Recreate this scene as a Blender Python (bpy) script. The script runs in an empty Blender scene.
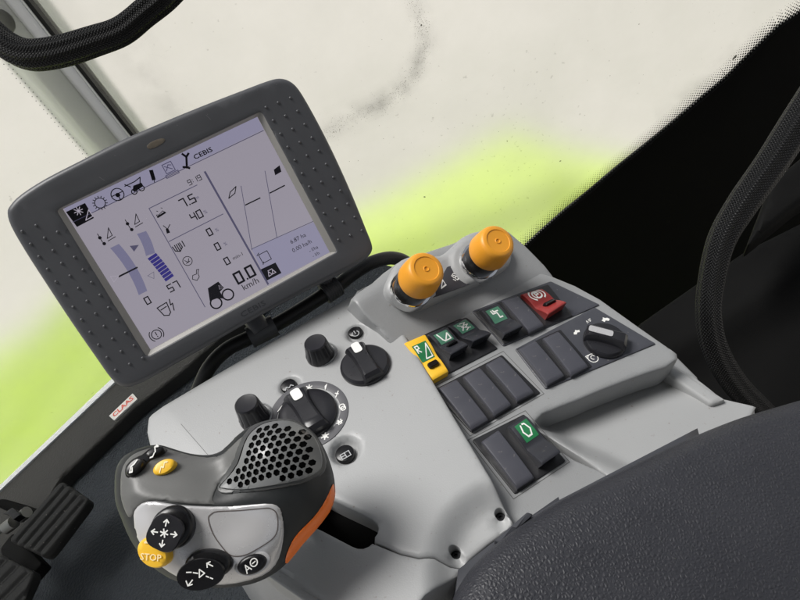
import bpy, bmesh, math, random
import numpy as np
from mathutils import Vector, Matrix
from mathutils.geometry import delaunay_2d_cdt
random.seed(4)
SC = bpy.context.scene
COL = SC.collection
PI = math.pi

# ------------------------------------------------------------------ camera
FOC = 650.0                                   # focal length in pixels of an 800 px wide frame
def nrm(v):
    v = np.array(v, float); return v/np.linalg.norm(v)
UPC = nrm((-290, 545, 650))                   # world up, seen from the camera
ROW = np.array((.872, .379, -.310))
XC = nrm(ROW-(ROW@UPC)*UPC)
YC = np.cross(UPC, XC)
RW = np.array([XC, YC, UPC])                  # camera axes -> world
C0 = np.array((0., 0., 1.9))
def ray(px, py): return np.array((px-400., 300.-py, -FOC))
def c2w(p): return RW@np.asarray(p)+C0
cam = bpy.data.cameras.new('camera'); camo = bpy.data.objects.new('camera', cam); COL.objects.link(camo)
m4 = Matrix([[*RW[i], C0[i]] for i in range(3)]+[[0, 0, 0, 1]])
camo.matrix_world = m4
cam.sensor_width = 36; cam.lens = 36*FOC/800; cam.clip_start = .02; cam.clip_end = 500
SC.camera = camo

# ------------------------------------------------------------------ frames: a real plane in the cab
class Fr:
    def __init__(s, px, py, depth, n, row=ROW, org=None):
        s.O = ray(px, py)*depth/FOC if org is None else np.array(org, float)
        s.N = nrm(n); row = np.array(row, float)
        s.X = nrm(row-(row@s.N)*s.N); s.Y = np.cross(s.N, s.X)
    def uv(s, px, py, h=0.):
        r = ray(px, py); k = (s.N@s.O+h)/(s.N@r); p = r*k-s.O
        return np.array((p@s.X, p@s.Y))
    def w(s, x, y, z=0.): return c2w(s.O+s.X*x+s.Y*y+s.N*z)
    def loop(s, pts, h=0.): return [s.uv(a, b, h) for a, b in pts]
    def proj(s, px, py, H):
        h = 0.
        for _ in range(12):
            q = s.uv(px, py, h); h = float(H(q[0], q[1]))
        return q, h
    def ploop(s, pts, H): return [s.proj(a, b, H)[0] for a, b in pts]
    def shift(s, h):
        return Fr(0, 0, 0, s.N, s.X, org=s.O+s.N*h)

# ------------------------------------------------------------------ materials
MATS = {}
def mat(name, col, rough=.5, metal=0., spec=.5, bump=0., bscale=400., emit=None, est=1., vary=0., vscale=20., coat=0., kind='noise', dist=.001, speck=0.):
    if name in MATS: return MATS[name]
    m = bpy.data.materials.new(name); m.use_nodes = True; nt = m.node_tree; N = nt.nodes; L = nt.links
    b = N['Principled BSDF']; b.inputs['Base Color'].default_value = (*col, 1); b.inputs['Roughness'].default_value = rough
    b.inputs['Metallic'].default_value = metal; b.inputs['Specular IOR Level'].default_value = spec
    b.inputs['Coat Weight'].default_value = coat
    tc = N.new('ShaderNodeTexCoord')
    if emit:
        b.inputs['Emission Color'].default_value = (*emit, 1); b.inputs['Emission Strength'].default_value = est
    if vary > 0:
        no = N.new('ShaderNodeTexNoise'); no.inputs['Scale'].default_value = vscale; no.inputs['Detail'].default_value = 6
        L.new(tc.outputs['Object'], no.inputs['Vector'])
        mx = N.new('ShaderNodeMix'); mx.data_type = 'RGBA'
        mx.inputs['A'].default_value = (*[c*(1-vary) for c in col], 1); mx.inputs['B'].default_value = (*[min(1, c*(1+vary)) for c in col], 1)
        L.new(no.outputs['Fac'], mx.inputs['Factor'])
        out = mx.outputs['Result']
        if speck > 0:
            n2 = N.new('ShaderNodeTexNoise'); n2.inputs['Scale'].default_value = 260; n2.inputs['Detail'].default_value = 2
            L.new(tc.outputs['Object'], n2.inputs['Vector'])
            cr = N.new('ShaderNodeValToRGB'); cr.color_ramp.elements[0].position = .70; cr.color_ramp.elements[1].position = .78
            L.new(n2.outputs['Fac'], cr.inputs['Fac'])
            mm = N.new('ShaderNodeMath'); mm.operation = 'MULTIPLY'; mm.inputs[1].default_value = speck; L.new(cr.outputs['Color'], mm.inputs[0])
            m2 = N.new('ShaderNodeMix'); m2.data_type = 'RGBA'; L.new(mm.outputs[0], m2.inputs['Factor']); L.new(out, m2.inputs['A'])
            m2.inputs['B'].default_value = (.16, .12, .08, 1) if sum(col) > .6 else (.3, .28, .25, 1)
            out = m2.outputs['Result']
        L.new(out, b.inputs['Base Color'])
        mr = N.new('ShaderNodeMapRange'); mr.inputs['To Min'].default_value = max(.05, rough-min(.10, vary)); mr.inputs['To Max'].default_value = min(1, rough+min(.10, vary))
        L.new(no.outputs['Fac'], mr.inputs['Value']); L.new(mr.outputs['Result'], b.inputs['Roughness'])
    if bump > 0:
        bp = N.new('ShaderNodeBump'); bp.inputs['Strength'].default_value = bump; bp.inputs['Distance'].default_value = dist
        if kind == 'noise':
            t = N.new('ShaderNodeTexNoise'); t.inputs['Scale'].default_value = bscale; t.inputs['Detail'].default_value = 3; o = t.outputs['Fac']
            L.new(tc.outputs['Object'], t.inputs['Vector'])
        elif kind == 'leather':
            wn = N.new('ShaderNodeTexNoise'); wn.inputs['Scale'].default_value = bscale*.6; wn.inputs['Detail'].default_value = 3
            L.new(tc.outputs['Object'], wn.inputs['Vector'])
            ad = N.new('ShaderNodeVectorMath'); ad.operation = 'MULTIPLY_ADD'; ad.inputs[1].default_value = (.0016,)*3
            L.new(wn.outputs['Color'], ad.inputs[0]); L.new(tc.outputs['Object'], ad.inputs[2])
            t = N.new('ShaderNodeTexVoronoi'); t.feature = 'DISTANCE_TO_EDGE'; t.inputs['Scale'].default_value = bscale
            L.new(ad.outputs[0], t.inputs['Vector'])
            cr = N.new('ShaderNodeMapRange'); cr.inputs['From Max'].default_value = .5; cr.interpolation_type = 'SMOOTHSTEP'
            L.new(t.outputs['Distance'], cr.inputs['Value']); o = cr.outputs['Result']
        elif kind == 'weave':
            w = N.new('ShaderNodeTexWave'); w.inputs['Scale'].default_value = bscale; w.bands_direction = 'DIAGONAL'
            w2 = N.new('ShaderNodeTexWave'); w2.inputs['Scale'].default_value = bscale; w2.bands_direction = 'DIAGONAL'
            mp = N.new('ShaderNodeMapping'); mp.inputs['Scale'].default_value = (1, -1, 1)
            L.new(tc.outputs['UV'], w.inputs['Vector']); L.new(tc.outputs['UV'], mp.inputs['Vector']); L.new(mp.outputs[0], w2.inputs['Vector'])
            mm = N.new('ShaderNodeMath'); mm.operation = 'MULTIPLY'; L.new(w.outputs['Fac'], mm.inputs[0]); L.new(w2.outputs['Fac'], mm.inputs[1]); o = mm.outputs[0]
            cr = N.new('ShaderNodeMix'); cr.data_type = 'RGBA'; cr.inputs['A'].default_value = (*[c*.35 for c in col], 1); cr.inputs['B'].default_value = (*[c*2.4 for c in col], 1)
            L.new(o, cr.inputs['Factor']); L.new(cr.outputs['Result'], b.inputs['Base Color'])
        L.new(o, bp.inputs['Height']); L.new(bp.outputs[0], b.inputs['Normal'])
    MATS[name] = m
    return m

M_DECK = mat('light_grey_plastic', (.355, .361, .362), .42, bump=.2, bscale=1100, dist=.0005, vary=.06, vscale=11, speck=.5)
M_PLATE = mat('light_grey_plastic_shaded', (.275, .281, .284), .40, bump=.3, bscale=1100, dist=.0005, vary=.06, vscale=14, speck=.5)  # same plastic as the deck; darker tone stands in for its shading
M_MOUNT = mat('anthracite_plate', (.055, .057, .068), .36, bump=.2, bscale=1200, dist=.0003, vary=.15, vscale=60, speck=.4)
M_ROCK = mat('blank_rocker_plastic', (.060, .061, .074), .32, bump=.2, bscale=1300, dist=.0003, vary=.12, vscale=70, speck=.5)
M_ROCK2 = mat('rocker_plastic', (.028, .029, .035), .30, spec=.45, bump=.15, bscale=1300, dist=.0003, vary=.12, vscale=70, speck=.3)
M_BLACK = mat('black_gloss_plastic', (.006, .006, .007), .28, spec=.35, vary=.1)
M_BLACKM = mat('black_matt', (.002, .002, .002), .9, spec=.1)
M_KNOB = mat('knob_plastic', (.016, .016, .019), .30, spec=.4, bump=.08, bscale=800, dist=.0003, vary=.15, vscale=60)
M_YEL = mat('yellow_plastic', (.85, .50, .03), .38, bump=.1, bscale=900, dist=.0003, vary=.05)
M_ORA = mat('orange_cap_plastic', (.80, .34, .025), .42, bump=.1, bscale=900, dist=.0003, vary=.05, vscale=40)
M_RED = mat('red_plastic', (.28, .030, .028), .38, bump=.1, bscale=900, dist=.0003, vary=.08)
M_GREEN = mat('green_window', (.02, .16, .06), .3, emit=(.01, .12, .04), est=.1)
M_GREEN2 = mat('pale_green_window', (.07, .20, .13), .3)
M_WHITE = mat('white_print', (.78, .78, .75), .5)
M_GREYP = mat('grey_print', (.40, .41, .42), .5)
M_SILVER = mat('silver_painted_plastic', (.56, .555, .56), .28, metal=.35, bump=.06, bscale=1500, dist=.0002, vary=.05, vscale=50)
M_CHROME = mat('chrome', (.8, .8, .8), .12, metal=1.)
M_JOY = mat('joystick_grey_plastic', (.12, .121, .117), .42, spec=.4, bump=.12, bscale=900, dist=.0003, vary=.06, vscale=40)
M_JOYD = mat('joystick_dark_rubber', (.013, .015, .016), .5, spec=.4, bump=.1, bscale=900, dist=.0003, vary=.1, vscale=40)
M_GRILLE = mat('grille_grey', (.17, .175, .175), .33)
M_TRIM = mat('orange_trim', (.95, .20, .02), .33, vary=.08, vscale=40)
M_MON = mat('monitor_housing_plastic', (.074, .076, .083), .42, bump=.15, bscale=1100, dist=.0003, vary=.15, vscale=25)
M_MONB = mat('monitor_bezel_plastic', (.30, .29, .27), .4, vary=.08)
M_LEATHER = mat('charcoal_leather', (.027, .028, .034), .48, bump=.45, bscale=400, dist=.0008, spec=.4, kind='leather', vary=.12, vscale=30)
M_MAT = mat('floor_mat_rubber', (.030, .036, .043), .55, spec=.4, bump=1., bscale=260, dist=.005, vary=.25, vscale=40, speck=.2)
M_SILL = mat('sill_plastic', (.032, .031, .028), .6, spec=.3, bump=.5, bscale=300, dist=.002, vary=.25, vscale=30)
M_PEDAL = mat('pedal_rubber', (.011, .011, .0105), .55, spec=.3, vary=.35, vscale=60, bump=.3, bscale=300, speck=.5)
M_PILLAR = mat('pillar_paint', (.88, .89, .90), .45, vary=.03, vscale=10)
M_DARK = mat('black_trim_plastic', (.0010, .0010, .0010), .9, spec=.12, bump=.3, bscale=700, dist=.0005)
M_DARK2 = mat('charcoal_trim_plastic', (.0026, .0026, .0025), .7, spec=.15, bump=.3, bscale=700, dist=.0005, vary=.2, vscale=15)
M_CABLE = mat('braided_sleeve', (.007, .007, .0075), .45, kind='weave', bump=1., bscale=5.5, dist=.002, spec=.3)
M_TUBE = mat('powder_coated_tube', (.010, .010, .011), .42, spec=.4, bump=.4, bscale=900, dist=.0006)
M_ORB = mat('label_white', (.72, .70, .66), .5, vary=.05)
M_REDP = mat('red_print', (.65, .10, .06), .5)
M_SCR = mat('screen_panel', (.02, .02, .025), .12, emit=(.262, .242, .285), est=1.0)
M_SCR2 = mat('screen_panel_blue', (.02, .02, .025), .12, emit=(.22, .21, .295), est=1.0)
M_SINK = mat('screen_ink', (.006, .005, .010), .3)
M_SINK2 = mat('screen_ink_light', (.02, .02, .03), .2, emit=(.06, .056, .10), est=1.)
M_SBLUE = mat('screen_bar_blue', (.01, .01, .02), .2, emit=(.025, .02, .15), est=1.)
M_SBAR = mat('screen_bar_pale', (.02, .02, .03), .2, emit=(.14, .135, .215), est=1.)
M_SWHITE = mat('screen_white', (.02, .02, .03), .2, emit=(.33, .30, .36), est=1.)
M_MARK = mat('worn_patch', (.13, .11, .085), .4, vary=.3, vscale=300)
M_LEAD = mat('window_seal_rubber', (.008, .008, .008), .6)
M_STEEL = mat('zinc_steel', (.25, .25, .24), .4, metal=1., vary=.2, vscale=80)
M_SEAM = mat('seam_shadow_gap', (.09, .09, .088), .7)
M_STRIP = mat('white_edge_strip', (.60, .61, .60), .6)

# ------------------------------------------------------------------ object helpers
def empty(name, label, cat, loc=(0, 0, 0), group=None):
    o = bpy.data.objects.new(name, None); COL.objects.link(o); o.location = loc; o.empty_display_size = .02
    o['label'] = label; o['category'] = cat
    if group: o['group'] = group
    return o
def tag(o, label=None, cat=None, group=None, kind=None):
    for k, v in (('label', label), ('category', cat), ('group', group), ('kind', kind)):
        if v: o[k] = v
    return o
ORG = {}
def root_org(p):
    v = Vector((0, 0, 0))
    while p is not None: v += p.location; p = p.parent
    return v
def mesh(name, V, F, m, parent=None, smooth=True, uvs=None, loc=None, sharp=38):
    V = np.asarray(V, float)
    org = root_org(parent)
    c = V.mean(0) if loc is None else np.array(loc)
    me = bpy.data.meshes.new(name)
    me.from_pydata([tuple(v) for v in (V-c)], [], [tuple(int(i) for i in f) for f in F])
    me.materials.append(m)
    if uvs is not None:
        ul = me.uv_layers.new(name='UVMap')
        for l in me.loops: ul.data[l.index].uv = uvs[l.vertex_index]
    bm = bmesh.new(); bm.from_mesh(me); bmesh.ops.recalc_face_normals(bm, faces=bm.faces[:]) ; bm.to_mesh(me); bm.free()
    if smooth:
        me.polygons.foreach_set('use_smooth', [True]*len(me.polygons)); me.set_sharp_from_angle(angle=math.radians(sharp))
    me.update()
    o = bpy.data.objects.new(name, me); COL.objects.link(o)
    o.location = Vector(c)-org
    if parent is not None: o.parent = parent
    return o

def cr(pts, n=6, closed=True):
    P = [np.array(p, float) for p in pts]; N = len(P); out = []
    R = range(N) if closed else range(N-1)
    for i in R:
        g = (lambda k: P[k % N]) if closed else (lambda k: P[min(max(k, 0), N-1)])
        a, b, c, d = g(i-1), g(i), g(i+1), g(i+2)
        for j in range(n):
            t = j/n
            out.append(.5*((2*b)+(-a+c)*t+(2*a-5*b+4*c-d)*t*t+(-a+3*b-3*c+d)*t**3))
    if not closed: out.append(P[-1])
    return out
def rnd(pts, r, n=4):
    P = [np.array(p, float) for p in pts]; N = len(P); out = []
    for i in range(N):
        a, b, c = P[i-1], P[i], P[(i+1) % N]
        rr = r[i] if isinstance(r, (list, tuple)) else r
        u = a-b; v = c-b; lu = np.linalg.norm(u); lv = np.linalg.norm(v)
        k = min(rr, lu*.45, lv*.45); p0 = b+u/lu*k; p1 = b+v/lv*k
        if k < 1e-6: out.append(b); continue
        for j in range(n+1):
            t = j/n; out.append((1-t)**2*p0+2*t*(1-t)*b+t*t*p1)
    return out
def resample(L, step):
    out = []
    N = len(L)
    for i in range(N):
        a = np.array(L[i]); b = np.array(L[(i+1) % N]); k = max(1, int(np.linalg.norm(b-a)/step))
        for j in range(k): out.append(a+(b-a)*j/k)
    return out
def inside(P, poly):
    P = np.atleast_2d(P); poly = np.asarray(poly); x, y = P[:, 0], P[:, 1]; r = np.zeros(len(P), bool); n = len(poly)
    for i in range(n):
        x1, y1 = poly[i]; x2, y2 = poly[(i+1) % n]
        c = ((y1 > y) != (y2 > y))
        with np.errstate(divide='ignore', invalid='ignore'):
            r ^= c & (x < (x2-x1)*(y-y1)/(y2-y1+1e-18)+x1)
    return r
def pdist(P, poly, closed=True):
    P = np.atleast_2d(P); A = np.asarray(poly, float); B = np.roll(A, -1, 0)
    if not closed: A = A[:-1]; B = B[:-1]
    best = np.full(len(P), 1e9)
    for a, b in zip(A, B):
        ab = b-a; t = np.clip(((P-a)@ab)/(ab@ab+1e-18), 0, 1); best = np.minimum(best, np.linalg.norm(P-(a+t[:, None]*ab), axis=1))
    return best
def area(L):
    A = np.asarray(L); B = np.roll(A, -1, 0); return .5*float((A[:, 0]*B[:, 1]-B[:, 0]*A[:, 1]).sum())
def smst(a, b, x):
    t = np.clip((x-a)/(b-a), 0, 1); return t*t*(3-2*t)

def relief(name, F, loop, m, parent=None, top=0., H=None, r=.0015, base=None, thick=.003, step=.006, holes=(), estep=None, mirror=None, wells=(), hole_r=.0006, extra=None, sharp=38):
    """a solid whose top is a height field over the plane F, with rounded rims; H(x,y) is added to top"""
    estep = estep or step
    loops = []
    for k, L in enumerate([loop]+list(holes)):
        L = [np.array(p, float) for p in L]
        if area(L) < 0: L = L[::-1]
        loops.append(resample(L, estep))
    big = loops[0]
    pts = []; edges = []
    for L in loops:
        s = len(pts); pts += L; edges += [(s+i, s+(i+1) % len(L)) for i in range(len(L))]
    nb = len(pts); bnd = np.array(pts)
    extra_p = []
    for k, L in enumerate(loops):
        rr = r if k == 0 else hole_r
        if rr <= 0: continue
        A = np.array(L); T = np.roll(A, -1, 0)-np.roll(A, 1, 0); T /= (np.linalg.norm(T, axis=1)[:, None]+1e-12)
        Nn = np.stack([-T[:, 1], T[:, 0]], 1)*(1 if k == 0 else -1)
        for f in ((.12, .4, 1.) if rr < .004 else (.04, .15, .35, .65, 1.)):
            Q = A+Nn*rr*f
            ok = inside(Q, big) & (pdist(Q, bnd[:len(big)]) > rr*f*.93)
            for hl in loops[1:]: ok &= ~inside(Q, hl)
            Q = Q[ok]
            if len(holes): 
                d = np.min([pdist(Q, hl) for hl in loops[1:]], axis=0) if len(Q) else np.array([])
                Q = Q[d > (rr*f*.93 if k else .0004)]
            extra_p += list(Q)
    mn = bnd.min(0); mx = bnd.max(0)
    gx = np.arange(mn[0]+step*.5, mx[0], step); gy = np.arange(mn[1]+step*.5, mx[1], step*.87)
    G = np.array([(x+(step*.5 if j % 2 else 0), y) for j, y in enumerate(gy) for x in gx]) if len(gx) and len(gy) else np.zeros((0, 2))
    if extra is not None and len(extra): G = np.vstack([G, np.array(extra)]) if len(G) else np.array(extra)
    if len(G):
        ok = inside(G, big) & (pdist(G, bnd[:len(big)]) > max(r*1.1, estep*.4))
        for hl in loops[1:]: ok &= ~inside(G, hl) & (pdist(G, hl) > max(hole_r*1.3, estep*.3))
        G = G[ok]; extra_p += list(G)
    allp = [Vector((float(p[0]), float(p[1]))) for p in pts+extra_p]
    vo, eo, fo, ov, oe, of = delaunay_2d_cdt(allp, edges, [], 0, 1e-7)
    P = np.array([(v.x, v.y) for v in vo])
    T = np.array([f for f in fo if len(f) == 3])
    cen = P[T].mean(1)
    ok = inside(cen, big)
    for hl in loops[1:]: ok &= ~inside(cen, hl)
    T = T[ok]
    d = pdist(P, bnd[:len(big)])
    z = np.full(len(P), float(top))
    if r > 0: z -= r*(1-np.sqrt(np.clip(1-(1-np.clip(d/r, 0, 1))**2, 0, 1)))
    if hole_r > 0:
        for hl in loops[1:]:
            dh = pdist(P, hl); z -= hole_r*(1-np.sqrt(np.clip(1-(1-np.clip(dh/hole_r, 0, 1))**2, 0, 1)))
    if H is not None: z = z+np.asarray(H(P[:, 0], P[:, 1]))
    # boundary edges
    cnt = {}
    for t in T:
        for a, b in ((t[0], t[1]), (t[1], t[2]), (t[2], t[0])): cnt[(a, b)] = 1
    be = [(a, b) for (a, b) in cnt if (b, a) not in cnt]
    V = [F.w(P[i, 0], P[i, 1], z[i]) for i in range(len(P))]
    Fc = [tuple(t) for t in T]
    if mirror is not None:
        off = len(V); rim = set(i for e in be for i in e)
        idx = {}
        for i in range(len(P)):
            if i in rim: idx[i] = i
            else:
                idx[i] = len(V); V.append(F.w(P[i, 0], P[i, 1], top-mirror*(z[i]-top)))
        Fc += [(idx[t[2]], idx[t[1]], idx[t[0]]) for t in T]
    else:
        idx = {}
        for e in be:
            for i in e:
                if i not in idx:
                    idx[i] = len(V); zz = base if base is not None else z[i]-thick
                    V.append(F.w(P[i, 0], P[i, 1], zz))
        Fc += [(b, a, idx[a], idx[b]) for a, b in be]
    used = sorted(set(i for f in Fc for i in f)); mp = {u: k for k, u in enumerate(used)}
    V = np.array(V)[used]; Fc = [tuple(mp[i] for i in f) for f in Fc]
    return mesh(name, V, Fc, m, parent, sharp=sharp)

def flatf(F, z): return lambda x, y: F.w(x, y, z)
def onf(F, H, off): return lambda x, y: F.w(x, y, float(H(x, y))+off)

def place(F, px, py, z=0., s=.001, rot=0., H=None, up=None):
    """map unit drawing coordinates to the plane, centred where the pixel looks"""
    if H is None: q = F.uv(px, py, z)
    else: q, _ = F.proj(px, py, lambda x, y: H(x, y)+z)
    c, sn = math.cos(rot), math.sin(rot)
    def f(x, y, dz=0.):
        u = q[0]+s*(x*c-y*sn); v = q[1]+s*(x*sn+y*c)
        return F.w(u, v, (z if H is None else float(H(u, v))+z)+dz)
    return f
def strokes(name, lines, mapf, m, parent, w=.12, fills=(), sub=1):
    """line drawing as thin raised ribbons, one mesh"""
    V = []; Fc = []; k = 0
    for L in lines:
        L = [np.array(p, float) for p in L]
        if sub > 1: L = [a+(b-a)*i/sub for a, b in zip(L[:-1], L[1:]) for i in range(sub)]+[L[-1]]
        for a, b in zip(L[:-1], L[1:]):
            d = b-a; ln = np.linalg.norm(d)
            if ln < 1e-9: continue
            d /= ln; n = np.array((-d[1], d[0]))*w/2; e = d*w*.35
            s = len(V); dz = .000004*(k % 9); k += 1
            V += [mapf(*(a-e-n), dz), mapf(*(b+e-n), dz), mapf(*(b+e+n), dz), mapf(*(a-e+n), dz)]; Fc.append((s, s+1, s+2, s+3))
    for L in fills:
        s = len(V); dz = .000004*(k % 9); k += 1
        V += [mapf(p[0], p[1], dz) for p in L]; Fc.append(tuple(range(s, s+len(L))))
    return mesh(name, V, Fc, m, parent, smooth=False)
def circ(cx, cy, r, n=20, ry=None, a0=0, a1=2*PI):
    ry = ry or r
    return [(cx+r*math.cos(a0+(a1-a0)*i/n), cy+ry*math.sin(a0+(a1-a0)*i/n)) for i in range(n+1)]
def rect(x0, y0, x1, y1): return [(x0, y0), (x1, y0), (x1, y1), (x0, y1), (x0, y0)]
def text(name, s, mapf, m, parent, align='CENTER', bold=0., sx=1.):
    cu = bpy.data.curves.new('txt', 'FONT'); cu.body = s; cu.size = 1; cu.align_x = align; cu.align_y = 'CENTER'; cu.offset = bold; cu.resolution_u = 2
    o = bpy.data.objects.new('txt', cu); COL.objects.link(o)
    dg = bpy.context.evaluated_depsgraph_get(); me = bpy.data.meshes.new_from_object(o.evaluated_get(dg))
    V = [mapf(v.co.x*sx, v.co.y, 0) for v in me.vertices]; Fc = [tuple(p.vertices) for p in me.polygons]
    bpy.data.objects.remove(o); bpy.data.curves.remove(cu); bpy.data.meshes.remove(me)
    return mesh(name, V, Fc, m, parent, smooth=False)
SEG = {'0': 'abcdef', '1': 'bc', '2': 'abged', '3': 'abgcd', '4': 'fgbc', '5': 'afgcd', '6': 'afgedc', '7': 'abc', '8': 'abcdefg', '9': 'abcdfg', '-': 'g'}
def digits(name, s, mapf, m, parent, w=.13):
    """rounded square display digits"""
    x = 0; L = []; fl = []
    sg = {'a': ((0, 1), (.6, 1)), 'b': ((.6, 1), (.6, .5)), 'c': ((.6, .5), (.6, 0)), 'd': ((.6, 0), (0, 0)), 'e': ((0, 0), (0, .5)), 'f': ((0, .5), (0, 1)), 'g': ((0, .5), (.6, .5))}
    for ch in s:
        if ch == '.': fl.append([(x-.02, -.07), (x+.14, -.07), (x+.14, .09), (x-.02, .09)]); x += .3; continue
        if ch == ':': fl += [[(x, .2), (x+.14, .2), (x+.14, .36), (x, .36)], [(x, .66), (x+.14, .66), (x+.14, .82), (x, .82)]]; x += .32; continue
        for c in SEG.get(ch, ''): L.append([(x+p[0], p[1]) for p in sg[c]])
        x += .9
    x -= .3
    L = [[(p[0]-x/2, p[1]-.5) for p in q] for q in L]; fl = [[(p[0]-x/2, p[1]-.5) for p in q] for q in fl]
    return strokes(name, L, mapf, m, parent, w, fl)

def lathe(name, F, c, prof, m, parent=None, n=40, lobes=None, ax=None, sharp=38):
    """surface of revolution round F.N at plane position c; prof = [(radius, height)]"""
    V = []; Fc = []
    for (r, h) in prof:
        for i in range(n):
            t = 2*PI*i/n; rr = r*(1+(lobes(t, h) if lobes else 0)); V.append(F.w(c[0]+rr*math.cos(t), c[1]+rr*math.sin(t), h))
    for k in range(len(prof)-1):
        for i in range(n): j = (i+1) % n; Fc.append((k*n+i, k*n+j, (k+1)*n+j, (k+1)*n+i))
    Fc.append(tuple(range((len(prof)-1)*n, len(prof)*n))); Fc.append(tuple(range(n-1, -1, -1)))
    return mesh(name, V, Fc, m, parent, sharp=sharp)
def tube(name, pts, rad, m, parent=None, n=24, sub=8, lobes=0, twist=0., vs=1., flat=1., wob=0.):
    P = cr(pts, sub, closed=False); P = np.array(P); K = len(P)
    R = np.interp(np.linspace(0, 1, K), np.linspace(0, 1, len(rad)), rad) if isinstance(rad, (list, tuple)) else np.full(K, rad)
    T = np.gradient(P, axis=0); T /= np.linalg.norm(T, axis=1)[:, None]
    u = np.cross(T[0], (0, 0, 1.)); u /= np.linalg.norm(u)
    V = []; UV = []; Fc = []; s = 0
    for k in range(K):
        u = u-(u@T[k])*T[k]; u /= np.linalg.norm(u); v = np.cross(T[k], u)
        if k: s += np.linalg.norm(P[k]-P[k-1])
        for i in range(n+1):
            t = 2*PI*i/n
            r = R[k]*(1+(.085*math.cos(lobes*t+twist*s) if lobes else 0)+(wob*math.sin(2*t+s*40)))
            V.append(P[k]+r*(u*math.cos(t)*flat+v*math.sin(t))); UV.append((i/n*vs, s/(2*PI*R.mean())*vs))
    for k in range(K-1):
        for i in range(n): a = k*(n+1)+i; Fc.append((a, a+1, a+n+2, a+n+1))
    Fc.append(tuple(range(n, -1, -1))); b = (K-1)*(n+1); Fc.append(tuple(range(b, b+n+1)))
    return mesh(name, V, Fc, m, parent, uvs=UV)
def P3(px, py, d): return c2w(ray(px, py)*d/FOC)
def cp(F, px, py, h=0.):
    r = ray(px, py); return r*(F.N@F.O+h)/(F.N@r)
D = Fr(309, 415, .50, (-.16, .69, .70))
S = Fr(500, 390, .51, (-.02, .658, .752))
Wl = Fr(0, 0, 0, (.20, .36, .90), org=cp(S, 465, 316))
MO = Fr(195, 230, .52, (.299, -.107, .948), row=(.848, .485, -.213))

# ================================================================== CONSOLE
con = empty('side_console', 'light grey side console of rocker switches and rotary knobs, between monitor and armrest', 'control console', c2w(cp(S, 500, 390, -.05)))

# ---- knob deck
deck_out = [(147, 415), (162, 405.5), (200, 383), (250, 353.5), (310, 318), (350, 296), (372, 282), (384, 300), (396, 320), (425, 367), (455, 418), (485, 468), (512, 512),
            (515, 520), (512, 527)]
Dl = D.loop(deck_out)
# lower flange with the two screws: drops below the deck
hfl = -.013
flange = [(516, 524, hfl), (488, 544, hfl), (461, 566, hfl), (450, 567, hfl), (436, 563.5, hfl), (420, 561, -.006), (400, 553, 0), (374, 541.5, 0)]
Dl += [D.uv(a, b, h) for a, b, h in flange]
Dl += D.loop([(373.8, 541), (374.2, 536), (377, 532), (378, 527.5), (376.5, 522.5), (371.5, 518), (364, 514), (336, 501), (318, 492), (290, 520), (262, 560), (225, 530), (180, 490), (149, 449), (145, 430)])
sweep = np.array([D.uv(*p) for p in ((520, 470), (505, 478), (480, 484), (462, 495), (446, 512), (436, 532), (430, 556), (428, 590))])
def deckH(x, y):
    P = np.stack([np.ravel(x), np.ravel(y)], 1)
    # signed side of the sweep line
    reg = inside(P, list(sweep)+[D.uv(600, 620), D.uv(600, 440)])
    d = pdist(P, sweep, closed=False); sd = np.where(reg, d, -d)
    h = hfl*smst(-.004, .017, sd)
    # left facet rolls away
    a = D.uv(180, 424); b = D.uv(207, 454); n = np.array([-(b-a)[1], (b-a)[0]]); n /= np.linalg.norm(n); 
    if (D.uv(147, 420)-a)@n < 0: n = -n
    s = (P-a)@n; h = h-.0*P[:, 0]-np.where(s > 0, .10*s, 0)
    for (px, py, rr, dep) in WELLS:
        q = D.uv(px, py); dd = np.linalg.norm(P-q, axis=1); h = h-dep*(1-smst(rr*.52, rr, dd))
    return h.reshape(np.shape(x))
WELLS = [(290, 386, .0105, .005), (356.5, 333, .0110, .0055), (345, 450, .0135, .008), (500, 514, .006, .003), (455, 552, .006, .003)]
WELLS = [(a, b, c, d) if i < 3 else (a-0, b-0, c, d) for i, (a, b, c, d) in enumerate(WELLS)]
wx = []
for (px, py, rr, dep) in WELLS[:3]:
    q = D.uv(px, py)
    for k in (.15, .3, .45, .6, .75, .9, 1.02): wx += [q+rr*k*np.array((math.cos(t), math.sin(t))) for t in np.linspace(0, 2*PI, 22)[:-1]]
holes = []
for px, py in ((500, 513.5), (455, 552)):
    q = D.uv(px, py, hfl); holes.append([q+.0037*np.array((math.cos(t), math.sin(t))) for t in np.linspace(0, 2*PI, 20)[:-1]])
deck = relief('knob_deck', D, Dl, M_DECK, con, H=deckH, r=.0028, thick=.030, step=.0042, estep=.003, holes=holes, extra=wx, sharp=50)
for px, py in ((500, 513.5), (455, 552)):
    q = D.uv(px, py, hfl)
    s = lathe('screw', D, q, [(.0036, hfl-.012), (.0036, hfl-.0065), (.003, hfl-.0058), (.0014, hfl-.0058), (.0012, hfl-.0075)], M_BLACK, con, 18)
Dn = D.shift(-.0004)

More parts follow.
